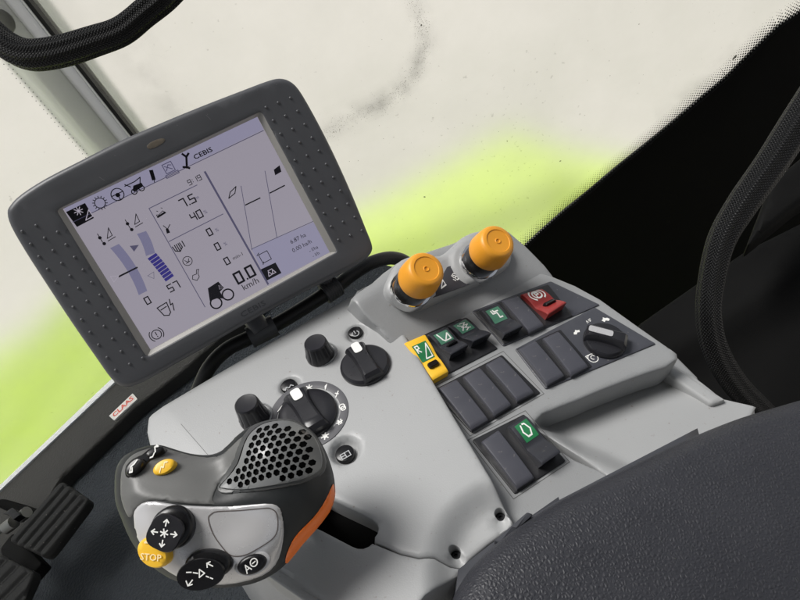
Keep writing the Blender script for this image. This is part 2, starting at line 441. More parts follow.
# ---- lower cover below the seam, with the slot for the lever
low = [(D.uv(a, b, -.0006)) for k, (a, b) in enumerate([(352, 546), (357.5, 548), (363, 548.2), (368.5, 546), (372, 542.8)])]
low += [D.uv(400, 553.8, 0), D.uv(420, 561.9, -.006), D.uv(436, 564.4, hfl), D.uv(450, 567.9, hfl), D.uv(459, 567.6, hfl), D.uv(459, 574, -.013), D.uv(451, 581, -.013), D.uv(428, 602, -.013), D.uv(410, 625, -.013), D.uv(360, 640), D.uv(262, 572), D.uv(276, 545), D.uv(300, 520), D.uv(322, 530)]
e0, e1 = D.uv(262, 572), D.uv(360, 640)
def lowH(x, y):
    P = np.stack([np.ravel(x), np.ravel(y)], 1)
    reg = inside(P, list(sweep)+[D.uv(600, 620), D.uv(600, 440)])
    d = pdist(P, sweep, closed=False); sd = np.where(reg, d, -d)
    h = hfl*smst(-.004, .017, sd)
    dd = pdist(P, [e0, e1], closed=False)
    h = h-.0022*(1-smst(.007, .009, dd))*smst(.0035, .0055, dd)+.0
    return h.reshape(np.shape(x))-.0006
relief('lower_cover', D, low, M_DECK, con, H=lowH, r=.0016, thick=.03, step=.003, estep=.0025)
relief('slot_liner', D, D.loop([(300, 480), (385, 515), (384, 548), (350, 556), (280, 530)], -.02), M_BLACKM, con, top=-.022, r=0, thick=.002)
# label film seam in the deck: a narrow sunk line
def seam(name, F, pts, w, m, parent, h=.0001, closed=False):
    L = [F.uv(*p, h) for p in pts]
    if closed: L.append(L[0])
    return strokes(name, [L], lambda x, y, dz=0: F.w(x, y, h+dz), m, parent, w)

Hs = lambda x, y: float(deckH(np.array([x]), np.array([y]))[0])
for L_ in ([(181, 424), (208, 455)], [(349, 307), (372, 320)]):
    strokes('moulding_line', [[D.uv(*p) for p in L_]], lambda x, y, dz=0: D.w(x, y, Hs(x, y)+.00012+dz), M_SEAM, con, .00030, sub=12)

# ---- switch panel
sp_out = [(360, 300), (395, 300), (455, 282), (520, 266), (553, 276.5), (575, 285.5), (600, 299), (635, 324), (660, 341.5), (677, 353), (678, 358), (667, 366), (648, 372), (626, 380), (600, 390), (579, 399), (560, 406), (543, 413), (536, 420), (536, 430), (543, 438), (558, 449), (574, 459.5), (599, 470.5), (640, 492), (600, 530), (540, 560), (500, 540), (460, 500), (400, 400)]
front = [S.uv(*p) for p in ((684, 364), (667, 369), (626, 384), (579, 403), (548, 415), (538, 423))]
def spH(x, y):
    P = np.stack([np.ravel(x), np.ravel(y)], 1); d = pdist(P, front, closed=False); R = .0075
    h = -.0065*(1-np.sqrt(np.clip(1-(1-np.clip(d/R, 0, 1))**2, 0, 1)))
    return h.reshape(np.shape(x))
relief('switch_panel', S, S.loop(sp_out), M_PLATE, con, H=spH, r=.0015, thick=.024, step=.0036, estep=.0028)

M_RECESS = mat('recess_black', (.014, .014, .016), .4)
def quad(F, pts, h): return [F.uv(a, b, h) for a, b in pts]
def plate(name, pts, m=M_MOUNT, z=.0012, r=.0015):
    return relief(name, S, rnd(quad(S, pts, z), r), m, con, top=z, r=.0005, base=-.001, step=.008, estep=.006)
plate('mounting_plate', [(472, 311), (550.6, 281), (600, 304.5), (503.5, 346)])
plate('switch_recess', [(402, 344), (461, 318), (498, 348), (432, 382)], M_RECESS)
plate('switch_recess', [(473.5, 311.5), (548, 284), (573, 315.5), (504, 344.5)], M_RECESS, .0018)
plate('switch_recess', [(516.5, 349.2), (560.5, 329.2), (592.5, 366.5), (547, 387)], M_RECESS, .0018)
plate('mounting_plate', [(515, 349), (594.5, 307), (656, 343.5), (546, 389)])
plate('switch_recess', [(433, 390), (502, 354.5), (540.5, 392.5), (471, 432)], M_RECESS)
plate('switch_recess', [(472, 440), (524, 414), (566, 460.5), (515, 494)], M_RECESS)
for pts in ([(430, 388.5), (503.3, 351.3), (544, 393.7), (470, 436)], [(468, 440), (525.3, 410.7), (569.6, 462), (513.5, 499)]):
    seam('frame_groove', S, pts, .0005, M_SEAM, con, closed=True)

# ---- rocker switches
def rocker(name, pts, m, prof, zq=.006, grip=None, win=None, winm=None, sym=None, lab=None, n=26, flare=0.):
    """pts: far-left, far-right, near-right, near-left corners in the photo; prof(t) height from far end to near end"""
    Q = quad(S, pts, zq); c = sum(Q)/4
    Q = [np.array(q) for q in Q]
    if 'blank' in name: d1, d2 = (Q[1]-Q[0])*.07, (Q[2]-Q[3])*.07; Q = [Q[0]+d1, Q[1]-d1, Q[2]-d2, Q[3]+d2]
    def at(s, t): return (Q[0]*(1-s)+Q[1]*s)*(1-t)+(Q[3]*(1-s)+Q[2]*s)*t
    V = []; Fc = []; ss = [0, .03, .10, .5, .90, .97, 1]; dz = [.0010, .0003, 0, 0, 0, .0003, .0010]
    ts = [0, .015, .05]+list(np.linspace(.05, .95, n))[1:-1]+[.95, .985, 1]
    ez = lambda t: .0012*(1-min(t/.05, 1))**2+.0012*(1-min((1-t)/.05, 1))**2
    for t in ts:
        for s, d in zip(ss, dz):
            p = at(s, t); V.append(S.w(p[0], p[1], prof(t)-d-ez(t)))
    W = len(ss); K = len(ts)
    for k in range(K-1):
        for i in range(W-1): a = k*W+i; Fc.append((a, a+1, a+W+1, a+W))
    # sides down to the plate; the near end tucks in under the tip
    per = [i for i in range(W)]+[k*W+W-1 for k in range(1, K)]+[(K-1)*W+i for i in range(W-2, -1, -1)]+[k*W for k in range(K-2, 0, -1)]
    base = {}
    for i in per:
        k, j = divmod(i, W); s, t = ss[j], ts[k]
        t2 = t*(1-flare); p = at(.04+s*.92, t2); base[i] = len(V); V.append(S.w(p[0], p[1], .0004))
    for a, b in zip(per, per[1:]+per[:1]): Fc.append((a, b, base[b], base[a]))
    Fc.append(tuple(base[i] for i in per))
    o = mesh(name, V, Fc, m, con, sharp=30)
    if lab: o['label'] = lab
    mp = lambda s, t, dz=0., e=.00025: (lambda p: S.w(p[0], p[1], prof(t)+e+dz))(at(s, t))
    if win:
        s0, t0, s1, t1 = win; V = []; Fc = []; k = 14
        for j in range(k+1):
            t = t0+(t1-t0)*j/k; V += [mp(s0, t), mp(s1, t)]
        Fc = [(2*j, 2*j+1, 2*j+3, 2*j+2) for j in range(k)]
        mesh('indicator_window', V, Fc, winm or M_GREEN, o)
        if sym:
            g = lambda x, y, dz=0.: mp(s0+(s1-s0)*x, t0+(t1-t0)*(1-y), dz, .0004)
            L, fl, w = sym
            V = []
            strokes('symbol', L, g, M_WHITE, o, w, fl, sub=5)
    elif sym:
        g = lambda x, y, dz=0.: mp(x, 1-y, dz, .0003)
        strokes('symbol', sym[0], g, M_WHITE, o, sym[2], sym[1], sub=2)
    if grip:
        s0, t0, s1, t1 = grip; V = []; Fc = []; ring = rnd([np.array(p) for p in ((s0, t0), (s1, t0), (s1, t1), (s0, t1))], .08, 3); mid = np.array(((s0+s1)/2, (t0+t1)/2))
        for sc, e in ((1., 0.), (.96, .0020), (.80, .0030)):
            for q in ring: p = mid+(q-mid)*sc; V.append(mp(p[0], p[1], 0, e))
        n2 = len(ring)
        for k in range(2):
            for i in range(n2): j = (i+1) % n2; Fc.append((k*n2+i, k*n2+j, (k+1)*n2+j, (k+1)*n2+i))
        Fc.append(tuple(range(2*n2, 3*n2))); Fc.append(tuple(range(n2-1, -1, -1)))
        mesh('lock_slider', V, Fc, M_BLACK, o)
    return o
flat = lambda t: .0062+.0006*math.sin(PI*t)
def act(hi): return lambda t: .0088-.0016*smst(0, .12, .12-t)-.0019*math.exp(-((t-.58)/.15)**2)+(hi-.0005)*max(0, (t-.58)/.42)**1.2
blank = [[(437, 388), (458, 378), (490, 418), (470, 430)], [(461.5, 377), (481, 366), (513, 403), (493, 416)], [(484.5, 364.5), (502, 355), (535.5, 391), (516, 401)],
         [(517, 349), (536.5, 339), (566, 374), (546, 385)], [(541.5, 338.5), (559.5, 330), (590, 365), (570, 375.5)], [(500.5, 300.5), (519, 294.5), (545.5, 324), (528, 332.5)],
         [(480, 442), (500, 428.5), (536, 476), (516, 489)]]
for b in blank: rocker('blank_rocker', b, M_ROCK, flat, .0062)
tri = [[(.15, .12), (.85, .12), (.85, .85), (.15, .12)]]
R1 = rocker('rocker_switch', [(404, 343), (425, 334), (448.5, 371), (432.5, 380)], M_YEL, lambda t: .0078-.0022*math.exp(-((t-.54)/.14)**2), .0072, grip=(.22, .66, .78, .80), win=(.16, .16, .84, .56), winm=M_GREEN,
            sym=([[(.42, .1), (.9, .1), (.9, .85), (.42, .1)], [(.12, .5), (.12, .9), (.32, .9), (.34, .72), (.12, .7), (.34, .5)]], [], .07), lab='yellow rocker switch with a green window')
R2 = rocker('rocker_switch', [(427, 333), (445.5, 325), (468, 347), (450.5, 357)], M_ROCK2, act(.0045), .0088, grip=(.25, .60, .80, .72), win=(.14, .16, .84, .52), winm=M_GREEN2, flare=.08,
            sym=([[(.45, .15), (.85, .15), (.85, .7), (.45, .15)], [(.2, .9), (.3, .3), (.42, .12)]], [], .09))
R3 = rocker('rocker_switch', [(447, 324.5), (465, 315.5), (491, 336), (473, 344.5)], M_ROCK2, act(.0055), .0088, win=(.14, .14, .84, .50), winm=M_GREEN2, flare=.1,
            sym=([[(.2, .8), (.45, .5), (.2, .2)], [(.4, .85), (.75, .8), (.5, .6), (.8, .55), (.5, .35), (.8, .2)], [(.3, .5), (.7, .25), (.45, .12)]], [], .07))
R4 = rocker('rocker_switch', [(479, 308), (496.5, 301), (522.5, 328), (504, 337)], M_ROCK2, act(.0045), .0088, win=(.14, .16, .84, .56), winm=M_GREEN2, flare=.08,
            sym=([[(.3, .85), (.3, .6), (.6, .6), (.6, .25), (.8, .25)], [(.45, .85), (.45, .72), (.75, .72)]], [], .09))
R5 = rocker('rocker_switch', [(521, 292.5), (540.5, 287), (566, 305), (547.5, 317)], M_RED, act(.005), .0088, grip=(.28, .60, .85, .74), flare=.08, lab='red rocker switch with a white parking brake sign',
            sym=([circ(.5, .76, .20, 16, .13), [(.43, .68), (.43, .84), (.56, .84), (.58, .77), (.43, .76)], circ(.5, .76, .34, 8, .2, 2.2, 4.1), circ(.5, .76, .34, 8, .2, -.95, .95)], [], .05))
R6 = rocker('rocker_switch', [(508, 425), (525, 413), (560.5, 454), (541.5, 467)], M_ROCK2, act(.0050), .0088, win=(.18, .10, .86, .48), winm=M_GREEN, flare=.08,
            sym=([[(.35, .85), (.22, .5), (.35, .2), (.62, .2), (.78, .5), (.65, .85), (.5, .88)]], [], .09))

# ---- dial print on the rotary plate
def pr(name, px, py, s, L, fl=(), w=.14, m=M_GREYP, F=S, z=.0014, rot=0., par=None): return strokes(name, L, place(F, px, py, z, s, rot), m, par or con, w, fl)
tor = [(-1, -.3), (-.7, .2), (-.2, .3), (.1, .7), (.5, .3), (1, .2), (.7, -.4), (.1, -.2), (-.4, -.6)]
pr('dial_symbol', 576.5, 332, .0035, [], [tor], m=M_WHITE); pr('dial_symbol', 605.5, 319.5, .0036, [], [[(-p[0], p[1]*1.2) for p in tor]], m=M_WHITE)
pr('dial_symbol', 589, 321, .0032, [[(-.8, -.4), (-.6, .4), (-.3, -.3)], [(0, .4), (.2, -.3), (.6, .1), (.3, .5), (.8, .5)]], m=M_WHITE)
pr('dial_symbol', 593, 358, .0046, [circ(0, 0, .9, 14), circ(.1, .1, .4, 8, None, .3, 4.5), [(-.9, .3), (-.9, .9), (-.3, .9)]], m=M_WHITE, w=.15)

# ---- rotary knobs with a bar grip
def barknob(F, px, py, R, rot, z=0., ptr=(0, .55), silver=False, lab=None, bh=.0115):
    q = F.uv(px, py, z)
    o = lathe('rotary_knob', F, q, [(R*.97, z-.002), (R, z+.0008), (R*.99, z+.0028), (R*.90, z+.0046), (R*.62, z+.0052), (.001, z+.0054)], M_KNOB, con, 48)
    if lab: o['label'] = lab
    c, s = math.cos(rot), math.sin(rot)
    V = []; Fc = []
    lens = np.linspace(-.93, .93, 15)
    secs = [(-.40, 0), (-.36, .55), (-.30, .9), (-.24, 1), (.24, 1), (.30, .9), (.36, .55), (.40, 0)]
    for l in lens:
        e = math.sqrt(max(0, 1-(abs(l)/.97)**8)); wd = .9+.25*l*l
        for a, h in secs:
            hh = (.0035+(bh-.0035)*h*e); V.append(F.w(q[0]+R*(c*l-s*a*wd), q[1]+R*(s*l+c*a*wd), z+hh))
    W = len(secs)
    for k in range(len(lens)-1):
        for i in range(W-1): a = k*W+i; Fc.append((a, a+1, a+W+1, a+W))
    for k in (0, len(lens)-1): Fc.append(tuple(k*W+i for i in range(W)))
    b = [k*W for k in range(len(lens))]+[k*W+W-1 for k in range(len(lens)-1, -1, -1)]; Fc.append(tuple(b))
    mesh('grip_bar', V, Fc, M_KNOB, o, sharp=28)
    def mp(x, y, dz=0.): return F.w(q[0]+R*(c*x-s*y), q[1]+R*(s*x+c*y), z+bh+.0002+dz)
    L = rnd([np.array(p) for p in ((ptr[0], -.17), (ptr[1], -.17), (ptr[1], .17), (ptr[0], .17))], .12, 4)
    V = [mp(*p) for p in L]+[mp(p[0], p[1], .0005) for p in L]; n = len(L)
    Fc = [tuple(range(n, 2*n))]+[(i, (i+1) % n, n+(i+1) % n, n+i) for i in range(n)]
    mesh('pointer', V, Fc, M_SILVER if silver else M_WHITE, o)
    return o
def dirang(F, p0, p1, z=0.):
    d = F.uv(*p1, z)-F.uv(*p0, z); return math.atan2(d[1], d[0])
barknob(D, 308, 415, .0232, dirang(D, (318, 427), (297, 394)), ptr=(.36, .84), lab='large rotary knob inside the printed dial ring')
barknob(D, 365.5, 366, .0205, dirang(D, (374, 376), (354, 345)), ptr=(.30, .84), lab='rotary knob with a white pointer at the far side of the deck')
barknob(S, 604.5, 341.5, .0178, dirang(S, (626, 344), (584, 333)), z=.0014, ptr=(-.25, .85), silver=True, lab='rotary knob with a silver pointer on the dark plate')
# printed dial ring of the large knob
q = D.uv(308.5, 414.5)
ringm = M_MOUNT
ring_o = [q+.0315*np.array((math.cos(t), math.sin(t))) for t in np.linspace(0, 2*PI, 65)[:-1]]
ring_i = [q+.0252*np.array((math.cos(t), math.sin(t))) for t in np.linspace(0, 2*PI, 65)[:-1]]
relief('dial_ring', D, ring_o, mat('dial_ring_grey', (.10, .10, .108), .4), con, top=.0006, r=.0002, base=-.0005, step=.02, estep=.01, holes=[ring_i], hole_r=.0002)
asx = lambda n, r=1.: [[(0, 0), (r*math.cos(2*PI*i/n), r*math.sin(2*PI*i/n))] for i in range(n)]
for px, py, s, L, fl in [(309, 387.5, .0026, asx(6), []), (326, 387, .0026, [], [[(-.8, -1), (.1, -.1), (.9, 1), (-.2, .6)]]), (337, 394, .0026, [[(-.8, -.8), (.8, .8)], [(-.3, .6), (.4, -.2)]], []),
                         (342.5, 407, .0027, [circ(0, .3, .8, 8), circ(0, -.5, .7, 8)], []), (339.5, 422, .0027, [[(-.9, 0), (.9, 0)], [(-.5, -.7), (-.2, .7)], [(.4, -.7), (.7, .7)], [(0, -.7), (0, .6)]], []),
                         (325, 436, .0030, asx(6)+[circ(0, 0, .45, 8)], []), (280, 408.5, .0025, [[(-1, -.6), (1, .6)]], []), (292, 396.5, .0060, [[(-1, -.62), (1, .62)]], []), (281, 419.5, .0035, [], [[(-.6, -1.4), (0, .3), (1.2, 1.9), (.2, .2), (-.1, -1.6)]])]:
    pr('dial_symbol', px, py, s, L, fl, w=.32 if s < .005 else .16, m=M_WHITE, F=D, z=.0008)

# ---- small ribbed potentiometer knobs
def pot(px, py, R, hgt, lab):
    q = D.uv(px, py)
    lathe('collar_ring', D, q+np.array((.0015, .001)), [(R*1.18, -.002), (R*1.18, .001), (R*1.08, .0014), (R*1.05, -.001)], M_PLATE, con, 30)
    o = lathe('knob', D, q, [(R*1.04, .0004), (R*1.05, .004), (R*.98, .0065), (R*.86, hgt*.86), (R*.82, hgt*.96), (R*.74, hgt), (R*.5, hgt-.0004), (.001, hgt-.0006)], M_KNOB, con, 96,
              lobes=lambda t, h: (-.05*max(0, math.cos(12*t))**3 if .003 < h < hgt*.93 else 0))
    o['label'] = lab
pot(255, 419, .0112, .0215, 'ribbed round knob beside the joystick grille')
pot(320.5, 356, .0112, .0180, 'ribbed round knob nearest the monitor')

# ---- small push buttons sunk in wells
def pushb(px, py, R, sym, dz, w=.2):
    q = D.uv(px, py, -dz); hb = -dz
    o = lathe('push_button', D, q, [(R, hb-.002), (R, hb+.002), (R*.93, hb+.0030), (R*.7, hb+.0036), (.0005, hb+.0038)], M_BLACK, con, 28)
    strokes('symbol', sym, place(D, px, py, hb+.0041, R*.6), M_GREYP, o, w)
    return o
pushb(289, 387, .0066, [[(-.9, -.3), (-.5, .3), (0, -.2), (.5, .3), (.9, -.2)]], .0045)
pushb(355.5, 333.5, .0062, [circ(0, 0, .8, 12, None, 2.2, 7), [(0, 0), (0, .9)]], .005)
pushb(345.5, 455, .0072, [rect(-.8, -.5, .8, .5), [(0, -.5), (0, .5)], [(-.8, 0), (0, 0)]], .0065, .16)

# ---- sloping wall behind the switches and the pod with the two orange knobs
wall_out = [(352, 297), (372, 281), (398, 260), (425, 250), (452, 241), (475, 232), (498, 225.5), (519, 240), (535, 255), (553, 275.5), (553, 290), (520, 300), (470, 322), (405, 350), (380, 330)]
def wlH(x, y):
    P = np.stack([np.ravel(x), np.ravel(y)], 1); d = pdist(P, [Wl.uv(*p) for p in ((345, 300), (372, 281), (398, 260), (425, 250), (452, 241), (475, 232), (500, 224))], closed=False); R = .012
    return (-.008*(1-np.sqrt(np.clip(1-(1-np.clip(d/R, 0, 1))**2, 0, 1)))).reshape(np.shape(x))
relief('rear_wall', Wl, cr(Wl.loop(wall_out), 2), M_PLATE, con, H=wlH, r=.002, thick=.03, step=.005, estep=.004)
zp = .013
pod = [(385, 291), (389, 275), (398, 262), (410, 256), (424, 254), (440, 255), (452, 246), (462, 237), (476, 231), (490, 231), (503, 238), (512, 251), (510, 264), (500, 272), (484, 281), (462, 291), (440, 300), (424, 307), (410, 309), (396, 304)]
poduv = cr([Wl.uv(a, b, zp*.6) for a, b in pod], 3)
tur = [(Wl.uv(407, 289, zp), .0215), (Wl.uv(477, 261, zp), .0215)]
def podH(x, y):
    P = np.stack([np.ravel(x), np.ravel(y)], 1); d = np.min([np.linalg.norm(P-c, axis=1)-R for c, R in tur], axis=0)
    dip = np.min([np.linalg.norm(P-c, axis=1) for c, R in tur], axis=0)
    return (-.0030*smst(-.002, .004, d)).reshape(np.shape(x))
relief('knob_pod', Wl, poduv, M_DECK, con, top=zp, H=podH, r=.006, base=-.01, step=.003, estep=.003)
lbl = [Wl.uv(a, b, zp-.003) for a, b in ((430, 299), (447, 267), (470, 262), (481, 280))]
relief('label_film', Wl, rnd(lbl, .001), mat('label_film', (.05, .05, .058), .35), con, top=zp-.0024, r=.0002, base=zp-.006, step=.01)
strokes('label_symbol', [[(-.8, -.8), (.7, -.4), (.6, 1), (-.8, -.8)], [(-.9, -1.), (.8, -.6)]], place(Wl, 442.5, 284, zp-.0022, .0034), M_WHITE, con, .2)
strokes('label_symbol', [[(-1, .5), (-.4, .9), (.2, .6), (.9, .9), (.9, .1), (1.2, -.1)], circ(-.1, -.3, .35, 8), circ(-.5, .2, .3, 8), [(-.2, -.8), (.5, -.6), (.5, .2), (1, .3)], [(-1, -.3), (-.6, -.8)]], place(Wl, 456.5, 276.5, zp-.0022, .0040), M_WHITE, con, .17)
axk = nrm((.30, .40, .87))
for px, py, lab in ((411, 289, 'orange round capped knob at the left of the pod'), (479, 262, 'orange round capped knob at the right of the pod')):
    b = cp(Wl, px, py, zp); KF = Fr(0, 0, 0, axk, org=b); q = (0, 0); k = 1.0
    lathe('knob_collar', KF, q, [(.0178, -.008), (.0178, .0020), (.0172, .0034), (.0150, .0036)], M_CHROME, con, 40)
    lathe('knob_neck', KF, q, [(.0150, 0), (.0152, .006), (.0152, .011), (.0154, .0150), (.0150, .018)], M_BLACK, con, 40)
    u = .0052; s_ = .89
    o = lathe('capped_knob', KF, q, [(r_*s_, h_+u) for r_, h_ in [(.0150, .0105), (.0185, .0112), (.0195, .0136), (.0192, .0185), (.0184, .0255), (.0174, .0305), (.0160, .0330), (.0142, .0339), (.0118, .0341), (.0114, .0335), (.0060, .0333), (.0030, .0333), (.0026, .0338), (.0020, .0338), (.0016, .0331), (.0004, .0330)]], M_ORA, con, 48, sharp=50)
    o['label'] = lab

# ---- storage tray
zt = -.024
tray = [(530, 405), (560, 380), (640, 355), (668, 358), (694, 374), (722, 398), (757, 406), (740, 440), (640, 540), (520, 560), (470, 545), (500, 520), (560, 500), (600, 490), (575, 470), (545, 450), (530, 440)]
TS = [S.uv(*p) for p in ((530, 432), (543, 438), (558, 449), (574, 459.5), (599, 470.5), (660, 500))]
def trH(x, y):
    P = np.stack([np.ravel(x), np.ravel(y)], 1)
    d = pdist(P, [S.uv(a, b, zt) for a, b in ((550, 425), (600, 408), (650, 386), (672, 378))], closed=False)
    bowl = -.006*np.exp(-(d/.018)**2)
    e = pdist(P, [S.uv(a, b, zt) for a, b in ((660, 368), (676, 384), (694, 399))], closed=False)
    ds = pdist(P, TS, closed=False); bowl = bowl+.0225*(1-smst(.002, .034, ds))
    return bowl.reshape(np.shape(x))
relief('storage_tray', S, S.loop(tray, zt), M_DECK, con, top=zt, H=trH, r=.002, thick=.02, step=.0035, estep=.003)

relief('tray_rib', S, rnd(S.loop([(662, 371), (671, 364), (727, 400), (712, 405)], zt+.004), .003), M_DECK, con, top=zt+.0045, r=.003, base=zt-.012, step=.004, estep=.003)
# outer skirt so the console is a closed body
sk = [(400, 300), (520, 262), (553, 277), (600, 300), (677, 353), (722, 398), (757, 406), (760, 450), (520, 600), (430, 640), (330, 600), (250, 560), (170, 470), (155, 425), (220, 385), (330, 320)]
relief('console_base', S, S.loop(sk, -.06), M_PLATE, con, top=-.062, r=.004, base=-.40, step=.03, estep=.02)

# ================================================================== MONITOR
mon = empty('terminal_monitor', 'dark grey display terminal with a lit lavender screen, on a bent tube above the console', 'monitor', MO.w(0, 0, -.03))
mo = [(6, 213), (9, 205), (20, 194), (45, 178), (80, 160), (120, 140), (160, 122.5), (200, 106), (240, 90.5), (268, 80), (280, 77.5), (290, 80), (299, 88), (310, 106), (325, 134), (340, 165), (355, 199), (367, 229), (372.5, 243), (373, 251), (367, 259), (350, 270), (320, 285), (280, 306), (240, 328), (200, 351), (165, 371), (145, 382), (131, 387.5), (120, 387), (110, 379), (95, 358), (70, 322), (45, 284), (25, 253), (10, 227)]
op_out = MO.loop([(56, 210), (261.5, 111), (337.5, 251.5), (146.5, 357.5)])
scr4 = [(62.5, 209), (257.5, 116.5), (330, 252.5), (150.5, 350)]
relief('housing', MO, cr(MO.loop(mo), 3), M_MON, mon, top=0, r=.0048, base=-.026, step=.009, estep=.006, holes=[rnd(op_out, .003)], hole_r=.0014,
       H=lambda x, y: .0025*(1-smst(0, .03, np.abs(np.abs(x)-.155)))*0)
relief('rear_shell', MO, MO.loop([(40, 225), (275, 110), (345, 245), (130, 365)], -.03), M_MON, mon, top=-.024, r=0, base=-.052, step=.05)
inn = [MO.uv(a, b, -.0045) for a, b in scr4]; oo = rnd(op_out, .0001, 1)
V = []; Fc = []
oc = [MO.uv(a, b, -.001) for a, b in [(56, 210), (261.5, 111), (337.5, 251.5), (146.5, 357.5)]]
for c0, z in ((oc, -.0012), (inn, -.0045), (inn, -.0062)):
    for p in c0: V.append(MO.w(p[0], p[1], z))
for k in range(2):
    for i in range(4): j = (i+1) % 4; Fc.append((k*4+i, k*4+j, k*4+4+j, k*4+4+i))
mesh('bezel', V, Fc, M_MONB, mon, smooth=False)
zs = -.0060
scr = relief('screen', MO, [MO.uv(a, b, zs) for a, b in ((60.5, 208.5), (258.5, 114.5), (332, 252.8), (149.5, 352.5))], M_SCR, mon, top=zs, r=0, base=-.012, step=.05)
Z = zs+.00012
def sq(name, pts, m, z=Z, w=None):
    return mesh(name, [MO.w(*MO.uv(a, b, z), z) for a, b in pts], [tuple(range(len(pts)))], m, scr, smooth=False)
sq('tinted_field', [(219, 191), (310, 222), (330, 252), (277, 280.5), (251, 262)][:0] or [(251.5, 249), (314, 222), (330, 252), (269, 283.5)], M_SCR2)
sq('title_band', [(64, 208.5), (257, 117), (263.5, 129.5), (73, 221.5)], M_SCR2)
ZZ = Z+.00004
def ln(name, L, w, m=M_SINK2): return strokes(name, [[MO.uv(a, b, ZZ) for a, b in q] for q in L], lambda x, y, dz=0: MO.w(x, y, ZZ+dz), m, scr, w)
ln('divider', [[(73, 222), (263.5, 130.5)]], .0006)
ln('divider', [[(205, 172), (268, 284)]], .0016)
ln('divider', [[(149, 208.5), (197, 185)], [(149, 208.5), (205, 307)], [(169, 241.5), (223, 214)]], .0006)
ln('divider', [[(241, 186), (252, 250)], [(265, 171), (277, 238)], [(251.5, 249), (314, 221)]], .0005)
ln('level_line', [[(245.5, 205), (260, 198)]], .0010, M_SINK); ln('level_line', [[(270, 193), (284.5, 185.5)]], .0010, M_SINK)
U = lambda px, py, s, rot=0.: place(MO, px, py, ZZ+.00006, s, rot)
def ic(px, py, s, L, fl=(), w=.16, m=M_SINK, name='icon', rot=0.): return strokes(name, L, U(px, py, s*.94, rot), m, scr, w*.88, fl)
# title bar
sq('icon_field', [(66, 212), (85, 203), (94, 218), (77, 227)], M_SINK, ZZ)
ic(78.5, 211, .0034, asx(8), (), .2, M_SWHITE); ic(87.5, 216, .0040, [[(-.7, -.6), (.9, -.5), (.8, 1), (-.7, -.6)]], (), .18, M_SWHITE)
ic(100, 203, .0054, [circ(0, 0, .75, 20)]+[[(.75*math.cos(t), .75*math.sin(t)), (1.05*math.cos(t), 1.05*math.sin(t))] for t in np.linspace(0, 2*PI, 15)[:-1]], (), .13)
ic(117.5, 194.5, .0050, [circ(0, 0, 1, 22), circ(0, -.1, .3, 8), [(-.95, .1), (.95, .1)], [(0, -.3), (0, -.9)]], [circ(0, -.1, .35, 8)], .17)
ic(136, 187, .0062, [circ(-.5, -.45, .35, 10), circ(.55, -.45, .35, 10), [(-1.2, .7), (.2, .7), (1.1, .9)], [(-1.1, .9), (-.6, .3)], [(1.1, .9), (.7, .2)]], [[(-.6, -.2), (-.2, .3), (.9, .2), (.9, -.3), (-.5, -.5)]], .14)
ic(153, 176, .0050, [[(-.3, -1), (0, -.4)]], [[(-.5, -.6), (.1, -.7), (.5, .9), (-.1, 1.1)]], .14)
ic(170, 170, .0056, [rect(-.7, -.3, .7, 1.1), rect(-1, -.9, 1, -.5), [(-.5, .8), (.4, 0)], [(-.5, .1), (.1, .8), (.5, .6)]], (), .14, M_SINK2)
ic(186.5, 160, .0058, [[(-.5, -1), (.2, .4)], [(-.1, 1), (.2, .4), (.7, .7)], [(-.9, -.7), (-.5, -.9), (-.2, -1.2)]], (), .34)
text('caption', 'CEBIS', U(203, 153.5, .0052), M_SINK, scr, bold=.02, sx=1.25)
digits('readout', '9:19', U(194.5, 180, .0040), M_SINK, scr, .13)
digits('readout', '7.5', U(187.5, 201, .0066), M_SINK, scr, .15); text('unit', 'm', U(197, 197.5, .0040), M_SINK2, scr)
digits('readout', '40', U(196.5, 215.5, .0060), M_SINK, scr, .15); text('unit', '%', U(205.5, 212, .0040), M_SINK2, scr)
digits('readout', '0', U(209.5, 232, .0055), M_SINK, scr, .17); text('unit', '%', U(217, 230, .0040), M_SINK2, scr)
digits('readout', '0', U(217.5, 246.5, .0055), M_SINK, scr, .17); text('unit', '%', U(225.5, 244, .0040), M_SINK2, scr)
digits('readout', '0', U(227, 261, .0055), M_SINK, scr, .17); text('unit', 'min-1', U(238, 256, .0042), M_SINK, scr)
digits('readout', '0.0', U(244.5, 274.5, .0088), M_SINK, scr, .19); text('unit', 'km/h', U(250.5, 284, .0074), M_SINK, scr)
ic(160.5, 213, .0040, [[(-1, -.6), (-.9, 0), (-.5, -.2), (.6, .2), (1, -.4)], [(-.5, .7), (-.3, .5)], [(.6, .9), (.8, .7)]], [[(-1, -.7), (1, -.5), (.9, -.1), (-.9, -.3)]], .14)
ic(167.5, 229, .0040, [[(0, 0), (.9, .6)], [(0, 0), (-.4, 1)]], [[(-.6, -.8), (.1, -.9), (.2, .1), (-.3, .2)]], .18)
ic(178, 247.5, .0042, [[(-.9, .6), (-.8, -.4), (0, -.9), (.8, -.3), (.7, .7)], [(-.4, .7), (-.4, -.5)], [(0, .7), (0, -.7)], [(.4, .7), (.4, -.5)], [(1.3, -.4), (1.3, .8)]], (), .22)
ic(187.5, 261, .0046, [circ(0, 0, .85, 14), [(-.4, .3), (0, -.3), (.4, .3)], [(-.4, -.3), (.4, -.2)]], (), .14)
ic(196, 275.5, .0046, [[(-.9, -.3), (-.3, -.9), (.4, -.5), (.5, .2), (1, .8), (.6, .9), (.2, .2), (-.5, .3), (-.9, -.3)]], (), .14)
